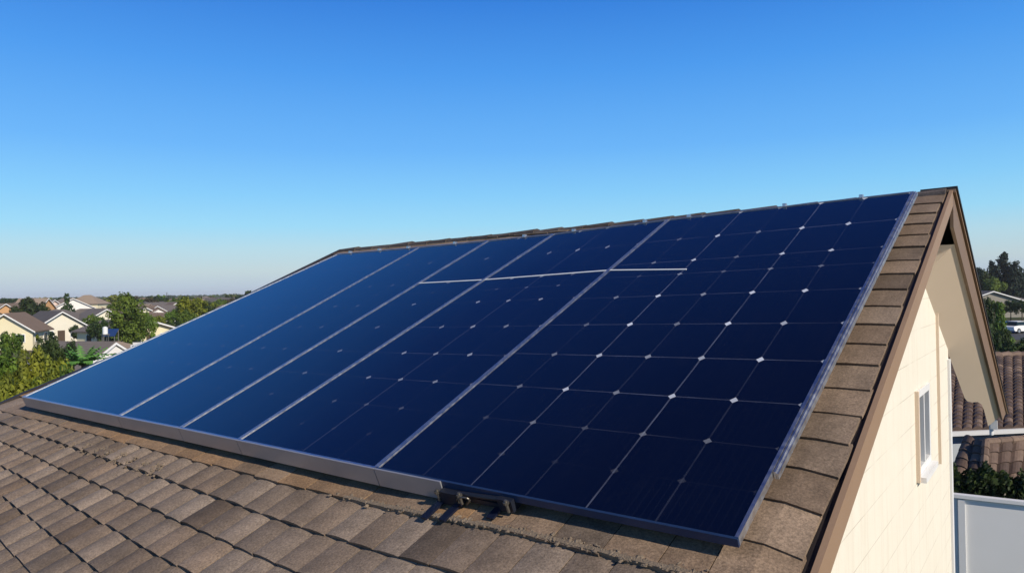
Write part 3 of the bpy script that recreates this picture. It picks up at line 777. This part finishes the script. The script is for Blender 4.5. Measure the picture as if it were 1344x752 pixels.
def town_house(px, py, d, rot, wd, ln, wall_h, rise, wk, rk, label, group='houses of the town', hip=False, vent=False, detail=True, over=.45, gz=GZ, cat='house', anchor=True):
    """gable house; ridge over its local y; local -y end faces the camera when rot = 0"""
    P = at(px, py, d); az = math.atan2(P.y - CAM.y, P.x - CAM.x) - math.pi / 2 + math.radians(rot)
    h = wall_h; a, b = wd / 2, ln / 2
    if anchor: P = P + Vector((-math.sin(az), math.cos(az), 0)) * (b + over)
    root = tag(empty('town_house', (P.x, P.y, gz), az), label, cat, group)
    W_ = MB()
    W_.face([(-a, -b, 0), (a, -b, 0), (a, -b, h), (-a, -b, h)]); W_.face([(a, b, 0), (-a, b, 0), (-a, b, h), (a, b, h)])
    W_.face([(-a, b, 0), (-a, -b, 0), (-a, -b, h), (-a, b, h)]); W_.face([(a, -b, 0), (a, b, 0), (a, b, h), (a, -b, h)])
    if not hip:
        W_.face([(-a, -b, h), (a, -b, h), (0, -b, h + rise)]); W_.face([(a, b, h), (-a, b, h), (0, b, h + rise)])
    W_.build('wall', WL[wk], root)
    Rf = MB(); o = over; k = rise / a; th = .16; e = h - k * o
    if hip:
        hp = min(b - .3, a)
        B0, B1, B2, B3 = (-a - o, -b - o, e), (a + o, -b - o, e), (a + o, b + o, e), (-a - o, b + o, e); r0, r1 = (0, -b + hp, h + rise), (0, b - hp, h + rise)
        Rf.face([B0, B1, r0]); Rf.face([B1, B2, r1, r0]); Rf.face([B2, B3, r1]); Rf.face([B3, B0, r0, r1]); Rf.face([B3, B2, B1, B0])
    else:
        for sgn in (-1, 1):
            A = [(sgn * (a + o), -b - o, e), (0, -b - o, h + rise), (0, b + o, h + rise), (sgn * (a + o), b + o, e)]
            B = [(x, y, z + th) for x, y, z in A]
            if sgn > 0: A, B = A[::-1], B[::-1]
            Rf.prism(A[::-1], B[::-1])
    ro = Rf.build('roof', RF[rk], root)
    if not hip and detail:
        for yy in (-b - o - .03, b + o + .03):
            for sgn in (-1, 1):
                tr = MB(); A = [(sgn * (a + o), yy - .03, e - .08), (0, yy - .03, h + rise - .08), (0, yy + .03, h + rise - .08), (sgn * (a + o), yy + .03, e - .08)]
                tr.prism(A, [(x, y, z + .17) for x, y, z in A]); tr.build('gable_trim', M['white'], root)
    if detail:
        rr = random.Random(int(px * 31 + py))
        spots = [(-.25, -b, 0), (.27, -b, 0)]
        for fx_, yy, _ in spots:
            wn_ = MB(); wn_.box((fx_ * wd, yy - .02, 1.55), (1.15, .08, 1.1)); wo = wn_.build('window', M['white'], root)
            pn_ = MB(); pn_.box((fx_ * wd, yy - .055, 1.55), (.95, .03, .9)); pn_.build('pane', M['glass'], wo)
        for sx in (-1, 1):
            for fy in (-.28, .22):
                wn_ = MB(); wn_.box((sx * (a + .02), fy * ln, 1.55), (.08, 1.2, 1.1)); wo = wn_.build('window', M['white'], root)
                pn_ = MB(); pn_.box((sx * (a + .055), fy * ln, 1.55), (.03, 1.0, .9)); pn_.build('pane', M['glass'], wo)
        dr = MB(); dr.box((0, -b - .03, 1.02), (.95, .08, 2.04)); dr.build('door', M['bark'], root)
        if vent:
            vn = MB(); vn.tube((0, -b - .05, h + rise * .52), (0, -b + .01, h + rise * .52), .28, n=16); vn.build('gable_vent', M['steel'], root)
        if rr.random() < .2:
            ch = MB(); ch.box((a * .4, b * .3, h + rise * .62 + .5), (.5, .5, 1.0)); ch.build('chimney', WL['beige'], ro)
    return root
# wall_h + rise chosen so that the ridge meets its sight line
for (px, py, d, rot, wd, ln, wh, wk, rk, lab, kw) in [
    (5, 411, 90, -20, 6.0, 6, 2.6, 'yellow', 'brown', 'yellow walled house with brown roof at the left edge of the town', {}),
    (82, 408, 100, 26, 6.3, 5.5, 2.7, 'cream', 'dark', 'cream house with wide white edged gable behind the near trees', {}),
    (152, 448, 52, 42, 6.6, 6.5, 1.2, 'white', 'grey', 'low house with grey roof and white gable with a round vent', dict(vent=True, over=.12)),
    (172, 458, 60, 75, 5, 8, 1.4, 'white', 'grey', 'low grey roof running right behind the white gable with the vent', dict(hip=True)),
    (118, 404, 125, 65, 10, 14, 2.8, 'beige', 'grey', 'house with dark grey roof right behind the cream double gable house', dict(hip=True)),
    (140, 405, 122, 20, 8, 10, 2.7, 'cream', 'grey', 'house with grey gable roof just left of the tallest town tree', {}),
    (200, 420, 86, 35, 7, 9, 2.5, 'yellow', 'grey', 'small yellow walled house with grey roof right of the tallest town tree', {}),
    (96, 391, 178, 12, 12, 16, 3.0, 'white', 'tan', 'white house with layered front gables in the middle distance', {}),
    (72, 393, 176, 35, 9, 14, 3.6, 'pink', 'grey', 'pale pink house left of the white house with layered gables', {}),
    (64, 391, 172, 60, 8, 9, 4.2, 'orange', 'tan', 'orange brown block house right of the round dark tree', {}),
    (118, 394, 205, 50, 9, 16, 3.0, 'beige', 'brown', 'long brown roofed house right of the white gabled house', {}),
    (8, 398, 150, -20, 9, 12, 3.0, 'orange', 'brown', 'small orange and white house at the left edge, behind the yellow house', {}),
    (22, 398, 160, 30, 8, 10, 2.8, 'yellow', 'tan', 'small yellow house left of the round dark tree', {}),
    (138, 386, 205, 65, 9, 13, 5.0, 'yellow', 'tan', 'pale yellow two storey block left of the tallest town tree top', dict(hip=True)),
    (192, 403, 142, 8, 8, 11, 2.6, 'cream', 'brown', 'cream gable house with curved dark opening right of the tallest town tree', {}),
    (207, 401, 150, -30, 9, 12, 2.6, 'yellow', 'grey', 'yellow and grey house right of the cream gable house', {}),
    (232, 397, 175, 15, 8, 9, 3.0, 'white', 'brown', 'small white house left of the large light green tree', {}),
    (222, 410, 128, 50, 6, 8, 2.4, 'white', 'brown', 'little white walled house in the bushes left of the large light green tree', {}),
    (228, 422, 98, 60, 6, 7, 2.0, 'white', 'tan', 'low white outbuilding close above the panel edge', dict(hip=True)),
    (281, 400, 150, 70, 7, 12, 2.6, 'pink', 'tan', 'pale flat roofed house right of the large light green tree', dict(hip=True)),
    (190, 445, 68, 60, 4, 6, 1.4, 'white', 'tan', 'low white shed right at the panel edge below the tallest town tree', dict(hip=True)),
    ]:
    top = at(px, py, d).z - GZ; rise = max(.9, top - wh - .16); wh2 = top - rise - .16
    if rise > 2.6: rise = 2.4 if wd > 7 else 1.8; wh2 = top - rise - .16
    if d > 110: wd, ln = wd * .78, ln * .68
    town_house(px, py, d, rot, wd, ln, max(1.0, wh2), rise, wk, rk, lab, **kw)
# grey roofed neighbour on the right
town_house(1304, 375, 124, 38, 13, 14, 2.6, 2.0, 'grey', 'dark', 'wide grey roofed house with pale gable edge below the skyline conifers')
town_house(1352, 374, 128, 75, 9, 16, 2.6, 1.6, 'cream', 'grey', 'low grey roofed house cut by the right edge above the lawn', hip=True)

# scattered small houses and trees towards the horizon
hr = random.Random(11); taken = []
def free(p, r):
    for q, s in taken:
        if (p - q).length < r + s: return False
    taken.append((p, r)); return True
wks = ['cream', 'white', 'beige', 'pink', 'yellow', 'grey']; rks = ['grey', 'brown', 'tan', 'dark', 'red']
nh = nt_ = n4 = 0
while n4 < 26:
    d = hr.uniform(128, 205); px = hr.uniform(-20, 318); p = at(px, 388, d); q = Vector((p.x, p.y))
    if not free(q, 5.5): continue
    town_house(px, 388, d, hr.uniform(5, 60), hr.uniform(5.5, 7.5), hr.uniform(6, 9), hr.uniform(2.3, 2.8), hr.uniform(1.0, 1.6), hr.choice(['cream', 'white', 'white', 'yellow', 'pink', 'beige']), hr.choice(['grey', 'brown', 'tan', 'brown']),
               'small pale house packed among garden trees in the middle of the town', group='small houses in the middle of the town', over=.3, detail=False)
    n4 += 1
while nh < 64:
    d = 190 + 520 * hr.random() ** 1.3; px = hr.uniform(-22, 335); p = at(px, 388, d); q = Vector((p.x, p.y))
    if not free(q, 9): continue
    town_house(px, 388, d, hr.uniform(-90, 90), hr.uniform(8, 12), hr.uniform(10, 16), hr.uniform(2.6, 3.2), hr.uniform(1.4, 2.3), hr.choice(wks), hr.choice(rks),
               'small distant house half hidden by trees towards the horizon', group='distant small houses', hip=hr.random() < .4, detail=False)
    nh += 1
while nt_ < 190:
    d = 170 + 620 * hr.random() ** 1.25; px = hr.uniform(-22, 335); p = at(px, 388, d); q = Vector((p.x, p.y))
    if not free(q, 3.5): continue
    hh = hr.uniform(3.5, 7.6); py = 376 - ((GZ + hh) - at(px, 376, d).z) / d * FPX
    cone = hr.random() < .12
    tree('tree', px, py, hr.uniform(4.5, 8.5) * (.55 if cone else 1) / d * FPX, d, hr.choice(['dark', 'green', 'brown', 'dark', 'olive']), hr.choice(['farcone0', 'farcone1']) if cone else 'far%d' % hr.randrange(4),
         'small distant tree among the houses towards the horizon', group='distant trees')
    nt_ += 1
n3 = 0
while n3 < 46:
    d = hr.uniform(105, 215); px = hr.uniform(-10, 315); p = at(px, 388, d); q = Vector((p.x, p.y))
    if not free(q, 2.5): continue
    hh = hr.uniform(2.6, 4.4) if d < 160 else hr.uniform(3.2, 5.6); py = 376 - ((GZ + hh) - at(px, 376, d).z) / d * FPX
    tree('tree', px, py, hr.uniform(3, 5.5) / d * FPX, d, hr.choice(['green', 'olive', 'dark', 'green']), 'mid%d' % hr.randrange(3), 'small garden tree between the houses of the town', group='garden trees between the houses')
    n3 += 1
# the town and its trees carry on behind the roof
n5 = 0
while n5 < 14:
    d = hr.uniform(110, 330); px = hr.uniform(345, 520); p = at(px, 388, d); q = Vector((p.x, p.y))
    if not free(q, 8): continue
    town_house(px, 388, d, hr.uniform(-80, 80), hr.uniform(7, 10), hr.uniform(9, 13), hr.uniform(2.5, 2.9), hr.uniform(1.2, 1.9), hr.choice(wks), hr.choice(rks),
               'small distant house half hidden by trees towards the horizon', group='distant small houses', detail=False)
    n5 += 1
n5 = 0
while n5 < 62:
    right = n5 >= 46
    d = hr.uniform(60, 330); px = hr.uniform(1150, 1270) if right else hr.uniform(340, 520); p = at(px, 388, d); q = Vector((p.x, p.y))
    if not free(q, 3): continue
    hh = hr.uniform(3.0, 5.2); py = 376 - ((GZ + hh) - at(px, 376, d).z) / d * FPX
    tree('tree', px, py, hr.uniform(3.5, 6.5) / d * FPX, d, hr.choice(['green', 'olive', 'dark']), 'mid%d' % hr.randrange(3), 'small garden tree between the houses of the town', group='garden trees between the houses')
    n5 += 1
nt2 = 0
while nt2 < 20:
    d = 170 + 400 * hr.random(); px = hr.uniform(1275, 1368); p = at(px, 366, d); q = Vector((p.x, p.y))
    if not free(q, 3.5): continue
    hh = hr.uniform(5, 9); py = 376 - ((GZ + hh) - at(px, 376, d).z) / d * FPX
    tree('tree', px, py, hr.uniform(5, 9) / d * FPX, d, hr.choice(['dark', 'teal', 'green']), 'far%d' % hr.randrange(4), 'small dark tree in the skyline belt behind the grey roofed house', group='skyline trees on the right')
    nt2 += 1
# far wood at the horizon: one mass
fwd = MB(); fr_ = random.Random(5)
for i in range(5200):
    d = fr_.uniform(780, 2200); px = fr_.uniform(-200, 1500); p = at(px, 380, d); c = Vector((p.x, p.y, GZ))
    r_ = fr_.uniform(3.0, 6.5); hh = fr_.uniform(3.5, 8.2) ; tn = fr_.random()
    if noise.noise(Vector((p.x * .004, p.y * .004, 0))) > .35: continue
    n = 6; r0 = [c + Vector((math.cos(k * 1.047 + tn) * r_, math.sin(k * 1.047 + tn) * r_, .2)) for k in range(n)]
    r1 = [c + Vector((math.cos(k * 1.047 + tn) * r_ * fr_.uniform(.7, 1.1), math.sin(k * 1.047 + tn) * r_ * fr_.uniform(.7, 1.1), hh * fr_.uniform(.45, .7))) for k in range(n)]
    tp = c + Vector((fr_.uniform(-1, 1), fr_.uniform(-1, 1), hh))
    for k in range(n):
        j = (k + 1) % n; fwd.face([r0[k], r0[j], r1[j], r1[k]], tn); fwd.face([r1[k], r1[j], tp], tn)
tag(fwd.build('far_wood', LEAF['dark']), 'dark wooded strip along the far horizon', 'woodland', kind='stuff')

# the air: far things fade a little
hz = MB(); hz.box((0, 0, 2.25), (5600, 5600, 17.5))
hm = bpy.data.materials.new('haze'); hm.use_nodes = True; hm.node_tree.nodes.clear()
ho_ = hm.node_tree.nodes.new('ShaderNodeOutputMaterial'); pv = hm.node_tree.nodes.new('ShaderNodeVolumePrincipled')
pv.inputs['Color'].default_value = (.97, .98, 1.0, 1); pv.inputs['Density'].default_value = .00019; pv.inputs['Anisotropy'].default_value = .0
hm.node_tree.links.new(pv.outputs[0], ho_.inputs['Volume'])
tag(hz.build('haze', hm), 'thin bluish haze over the distant town', 'haze', kind='stuff')

# radio mast, white and blue tank
p = at(219, 384, 330); rm_ = tag(empty('radio_mast', (p.x, p.y, GZ)), 'thin radio mast rising above the horizon trees', 'mast')
m_ = MB(); H = p.z - GZ
for dx, dy in ((.4, 0), (-.2, .35), (-.2, -.35)): m_.tube((dx, dy, 0), (dx * .3, dy * .3, H), .10, .08, 6)
for k in range(9): m_.tube((.35 - .025 * k, 0, k * H / 9), (-.18 + .012 * k, .3 - .02 * k, (k + 1) * H / 9), .05, n=5)
m_.build('lattice', M['steel'], rm_)
p = at(138, 432, 66); tk_ = tag(empty('water_tank', (p.x, p.y, GZ)), 'small white water tank on a stand in front of a dark blue tarp', 'water tank')
zt = p.z - GZ
m_ = MB(); m_.tube((0, 0, zt - .45), (0, 0, zt + .15), .22, .22, 18); m_.tube((0, 0, zt + .15), (0, 0, zt + .24), .22, .08, 18); m_.build('barrel', M['white'], tk_)
m_ = MB()
for dx, dy in ((.2, .2), (-.2, .2), (.2, -.2), (-.2, -.2)): m_.tube((dx, dy, 0), (dx, dy, zt - .46), .05, n=6)
m_.box((0, 0, zt - .5), (.56, .56, .1)); m_.build('stand', M['steel'], tk_)
p = at(145, 429, 69); tp_ = tag(empty('tarp_shelter', (p.x, p.y, GZ), math.radians(40)), 'dark blue tarp shelter behind the white water tank', 'shelter')
zt = p.z - GZ
m_ = MB(); m_.prism([(-.6, -.4, zt - .9), (.6, -.4, zt - .9), (.6, .4, zt - .25), (-.6, .4, zt - .25)], [(-.6, -.4, zt - .85), (.6, -.4, zt - .85), (.6, .4, zt - .2), (-.6, .4, zt - .2)])
m_.build('tarp', m_speck('blue_tarp', (.012, .035, .12), (.018, .05, .16), 3, .5, .3, 9), tp_)
m_ = MB()
for dx, dy, z_ in ((-.55, -.36, zt - .9), (.55, -.36, zt - .9), (.55, .36, zt - .3), (-.55, .36, zt - .3)): m_.tube((dx, dy, 0), (dx, dy, z_), .05, n=6)
m_.build('post', M['steel'], tp_)

# ------------------------------------------------------------------ right: lawn, car, clay tile roofs, hedge, fence
def quad_ground(name, pts, z, m):
    mb = MB(); mb.face([(at(px, 400, d).x, at(px, 400, d).y, GZ + z) for px, d in pts]); return tag(mb.build(name, m), kind='structure')
quad_ground('lawn', [(1302, 96), (1400, 96), (1400, 112), (1302, 112)], .02, m_speck('lawn_green', (.07, .13, .02), (.10, .16, .03), .6, .95, .4, 30))
quad_ground('driveway', [(1316, 78), (1420, 78), (1420, 95), (1316, 95)], .024, m_speck('asphalt', (.05, .05, .055), (.065, .065, .07), 2, .9, .3, 40))

p = at(1338, 428, 88); car = tag(empty('parked_car', (p.x, p.y, GZ + .03), math.atan2(RT.y, RT.x) + math.radians(20)), 'white parked car on the drive beyond the clay tile roof', 'car')
bd = MB()
sec = [(-2.15, .38, .80), (-1.95, .30, .92), (-1.2, .28, .98), (1.0, .28, .95), (1.9, .30, .82), (2.15, .38, .62)]
for i in range(len(sec) - 1):
    (xa, la, ha), (xb, lb, hb) = sec[i], sec[i + 1]
    A = [(xa, -.88, la), (xb, -.88, lb), (xb, .88, lb), (xa, .88, la)]; B = [(xa, -.80, ha), (xb, -.80, hb), (xb, .80, hb), (xa, .80, ha)]
    bd.prism(A, B)
bd.build('body', M['white'], car, bevel=.04)
cb_ = MB(); cb_.prism([(-1.7, -.78, .93), (1.05, -.78, .93), (1.05, .78, .93), (-1.7, .78, .93)], [(-1.25, -.62, 1.42), (.35, -.62, 1.42), (.35, .62, 1.42), (-1.25, .62, 1.42)]); cb_.build('window', M['glass'], car, bevel=.03)
rp = MB(); rp.box((-.45, 0, 1.435), (1.62, 1.26, .05)); rp.build('car_roof', M['white'], car, bevel=.02)
for x_ in (-1.35, 1.32):
    for y_ in (-.80, .80):
        wh_ = MB(); wh_.tube((x_, y_ - .1, .31), (x_, y_ + .1, .31), .32, n=18); wo = wh_.build('wheel', M['felt'], car)
        rm2 = MB(); rm2.tube((x_, y_ - .11, .31), (x_, y_ + .11, .31), .19, n=14); rm2.build('rim', M['alu'], wo)
for y_ in (-.6, .6):
    hl = MB(); hl.box((2.1, y_, .64), (.10, .34, .14)); hl.build('headlight', M['glass'], car, bevel=.02)
p = at(1324, 418, 90); cv_ = tag(empty('blue_tarpaulin', (p.x, p.y, GZ)), 'blue covered stack on the drive left of the white parked car', 'tarpaulin')
m_ = MB(); m_.prism([(-1.2, -.8, .03), (1.2, -.8, .03), (1.2, .8, .03), (-1.2, .8, .03)], [(-.9, -.6, 1.3), (.8, -.5, 1.45), (.9, .6, 1.25), (-1, .6, 1.4)]); m_.build('cover', m_speck('bright_blue_cover', (.03, .12, .38), (.04, .16, .45), 3, .5, .3, 9), cv_, bevel=.08)

# clay tile roofs of the next-door house
def m_clay():
    m = mat('weathered_clay_tile', (.2, .13, .1), .8, 0, .25); q = N(m); co_ = q.coord()
    c = q.ramp(q.attr('tone'), [(0, (.065, .045, .038)), (.5, (.125, .085, .066)), (1, (.22, .155, .115))])
    q.color(q.mix(.7, c, q.ramp(q.noise(7, 5, .7, co_), [(.3, .65), (.7, 1.25)]), 'MULTIPLY')); q.bump(q.noise(40, 4, .6, co_), .4, .01); return m
M['clay'] = m_clay()
def barrel_roof(mb, A, B, C, D, cw=.30, rl=.38, rs=3):
    """barrel tiles over a quad: A-B eave, D-C ridge (A below D)"""
    A, B, C, D = map(Vector, (A, B, C, D)); nrm = (B - A).cross(D - A).normalized()
    if nrm.z < 0: nrm = -nrm
    r = random.Random(rs); nu = max(2, int((B - A).length / cw)); nv = max(2, int((D - A).length / rl))
    def P(u, v, h): return (A.lerp(B, u)).lerp(D.lerp(C, u), v) + nrm * h
    for j in range(nv):
        for i in range(nu):
            tn = min(1, max(0, r.gauss(.5, .24))); jz = r.uniform(-.008, .012)
            u0 = i / nu; prof_ = []
            for k in range(6):
                t = k / 5; prof_.append((u0 + t / nu, .075 * math.sin(math.pi * t) ** .7 if t < 1 else 0))
            v0, v1 = j / nv, (j + 1.12) / nv; v1 = min(v1, 1)
            for k in range(5):
                (ua, ha), (ub, hb) = prof_[k], prof_[k + 1]
                mb.face([P(ua, v0, ha + .035 + jz), P(ub, v0, hb + .035 + jz), P(ub, v1, hb), P(ua, v1, ha)], tn)
                mb.face([P(ua, v0, -.02), P(ub, v0, -.02), P(ub, v0, hb + .035 + jz), P(ua, v0, ha + .035 + jz)], tn * .4)
nb = tag(empty('neighbour_house', (0, 0, 0)), 'next-door house with weathered brown barrel tile roof and pale blue grey wall', 'house')
zE = at(1295, 563, 19.5).z
def on(px, d, z): q = at(px, 400, d); return Vector((q.x, q.y, z))
e0, e1 = on(1190, 19.2, zE), on(1560, 20.2, zE)
zR = at(1330, 468, 27).z
r0, r1 = on(1205, 26.8, zR), on(1540, 27.8, zR)
rb_ = MB(); barrel_roof(rb_, e0, e1, r1, r0)
nr_ = rb_.build('roof', M['clay'], nb)
rd = MB()
for k in range(26):
    a = r0.lerp(r1, k / 26); b = r0.lerp(r1, (k + 1) / 26); rd.tube(a + Vector((0, 0, .02)), b + Vector((0, 0, .05)), .13, .15, 8, tone=R.uniform(.5, 1))
rd.build('ridge_cap', M['clay'], nr_)
bw = (r0 - e0); bdir = Vector((bw.x, bw.y, 0)).normalized()
back0, back1 = r0 + bdir * 7, r1 + bdir * 7; back0.z = back1.z = zE
bs = MB(); bs.face([back1, back0, r0, r1], .4); bs.build('back_roof', M['clay'], nb)
nw = MB(); i0, i1 = e0 + bdir * .35, e1 + bdir * .35; j0, j1 = back0 - bdir * .35, back1 - bdir * .35
for a, b in ((i0, i1), (i1, j1), (j1, j0), (j0, i0)):
    nw.face([(a.x, a.y, GZ), (b.x, b.y, GZ), (b.x, b.y, zE - .08), (a.x, a.y, zE - .08)])
for i_, r_, j_ in ((i0, r0, j0), (i1, r1, j1)): nw.face([(i_.x, i_.y, zE - .08), (r_.x + (i_.x - r_.x) * 0, r_.y, zR - .1), (j_.x, j_.y, zE - .08)])
nw.build('wall', m_speck('blue_grey_wall_paint', (.42, .47, .52), (.36, .41, .46), 1, .8, .1, 20), nb)
gt = MB(); gu = -bdir * .09; gt.prism([e0 + gu * 1.6 + Vector((0, 0, -.12)), e1 + gu * 1.6 + Vector((0, 0, -.12)), e1 + Vector((0, 0, -.12)), e0 + Vector((0, 0, -.12))],
                                   [e0 + gu * 1.9, e1 + gu * 1.9, e1 + Vector((0, 0, -.005)), e0 + Vector((0, 0, -.005))]); gt.build('gutter', M['white'], nb)
# small upper window with blue shade
# lower tiled annex: peak towards the camera, one face in shade, one in light
an_ = tag(empty('tiled_annex', (0, 0, 0)), 'low outbuilding with two-faced brown tile roof behind the hedge', 'outbuilding')
zp = at(1290, 574, 18.6).z; ze = zp - .85
pk0, pk1 = on(1290, 17.9, zp), on(1310, 24, zp)
lf0, lf1 = on(1236, 17.3, ze), on(1255, 20.5, ze)
rg0, rg1 = on(1420, 17.4, ze), on(1480, 19.0, ze)
ar = MB(); barrel_roof(ar, lf0, on(1284, 16.9, ze), pk0, on(1262, 18.9, zp), rs=8)
pk2 = on(1440, 19.4, zp - .12)
barrel_roof(ar, on(1284, 16.9, ze), rg0, pk2, pk0, rs=9)
aro = ar.build('roof', M['clay'], an_)
hp_ = MB(); a, b = on(1284, 16.9, ze) + Vector((0, 0, .05)), pk0 + Vector((0, 0, .05))
for k in range(6): hp_.tube(a.lerp(b, k / 6), a.lerp(b, (k + 1.1) / 6), .10, .085, 8, tone=R.uniform(.5, 1))
for k in range(10): hp_.tube(pk0.lerp(pk2, k / 10) + Vector((0, 0, .04)), pk0.lerp(pk2, (k + 1.05) / 10) + Vector((0, 0, .04)), .10, .09, 8, tone=R.uniform(.5, 1))
hp_.build('hip_cap', M['clay'], aro)
aw_ = MB(); c0, c1, c2, c3 = on(1240, 17.7, 0), on(1284, 17.25, 0), on(1415, 17.75, 0), on(1438, 19.3, 0); c4 = on(1262, 19.2, 0)
for a, b in ((c0, c1), (c1, c2), (c2, c3), (c3, c4), (c4, c0)): aw_.face([(a.x, a.y, GZ), (b.x, b.y, GZ), (b.x, b.y, ze - .03), (a.x, a.y, ze - .03)])
aw_.build('wall', WL['grey'], an_)

# hedge and fence
fe0, fe1 = at(1225, 648.5, 16.15), at(1470, 679, 14.5)
zf = -3.70
def fl(t): q = fe0.lerp(fe1, t); return Vector((q.x, q.y, 0))
fdv = (fl(1) - fl(0)).normalized(); fnv = Vector((-fdv.y, fdv.x, 0)); FL = (fl(1) - fl(0)).length
hd = MB(); hr2 = random.Random(3)
for k in range(9000):
    t = hr2.random(); face_ = hr2.random()
    q = fl(t) + fnv * (.55 + 1.0 * hr2.random()); z = GZ + .2 + (1.95 + .10 * math.sin(t * 23) + .08 * math.sin(t * 61)) * (hr2.random() ** .35)
    n_ = Vector((hr2.uniform(-1, 1), hr2.uniform(-1, 1), hr2.uniform(-.3, 1))).normalized(); a = n_.orthogonal().normalized(); b = n_.cross(a); s_ = hr2.uniform(.035, .085)
    p = Vector((q.x, q.y, z)); hd.face([p - a * s_, p + b * s_ * .6, p + a * s_, p - b * s_ * .6], hr2.random())
hg = tag(empty('hedge', fl(.5) + Vector((0, 0, GZ))), 'clipped dark green hedge right behind the white fence', 'hedge')
ho = hd.build('foliage', LEAF['dark'], hg); ho.location = -(fl(.5) + Vector((0, 0, GZ)))
hs = MB()
for k in range(14):
    q = fl((k + .5) / 14) + fnv * 1.0; hs.tube((q.x, q.y, GZ), (q.x, q.y, GZ + 1.6), .05, .02, 6)
ho = hs.build('stems', M['bark'], hg); ho.location = -(fl(.5) + Vector((0, 0, GZ)))
fo = fl(0) + Vector((0, 0, GZ)); fa = math.atan2(fdv.y, fdv.x)
fn = tag(empty('vinyl_fence', fo, fa), 'white framed pale grey panel fence beside the gable wall', 'fence')
FH = 1.8; sp_ = 2.35; x0_ = FL * .163 - sp_
posts = [x0_ + k * sp_ for k in range(5) if x0_ + k * sp_ < FL + 2]
for x_ in posts:
    m_ = MB(); m_.box((x_, 0, FH / 2 - .02), (.13, .13, FH - .04)); m_.build('post', M['white'], fn, bevel=.01)
m_ = MB(); m_.box(((posts[0] + posts[-1]) / 2, 0, FH + .02), (posts[-1] - posts[0] + .2, .17, .075)); m_.build('top_rail', M['white'], fn, bevel=.012)
for k in range(len(posts) - 1):
    m_ = MB(); a, b = posts[k] + .066, posts[k + 1] - .066
    m_.box(((a + b) / 2, 0, FH / 2 - .01), (b - a, .045, FH - .06)); m_.build('panel_board', M['fencepanel'], fn)
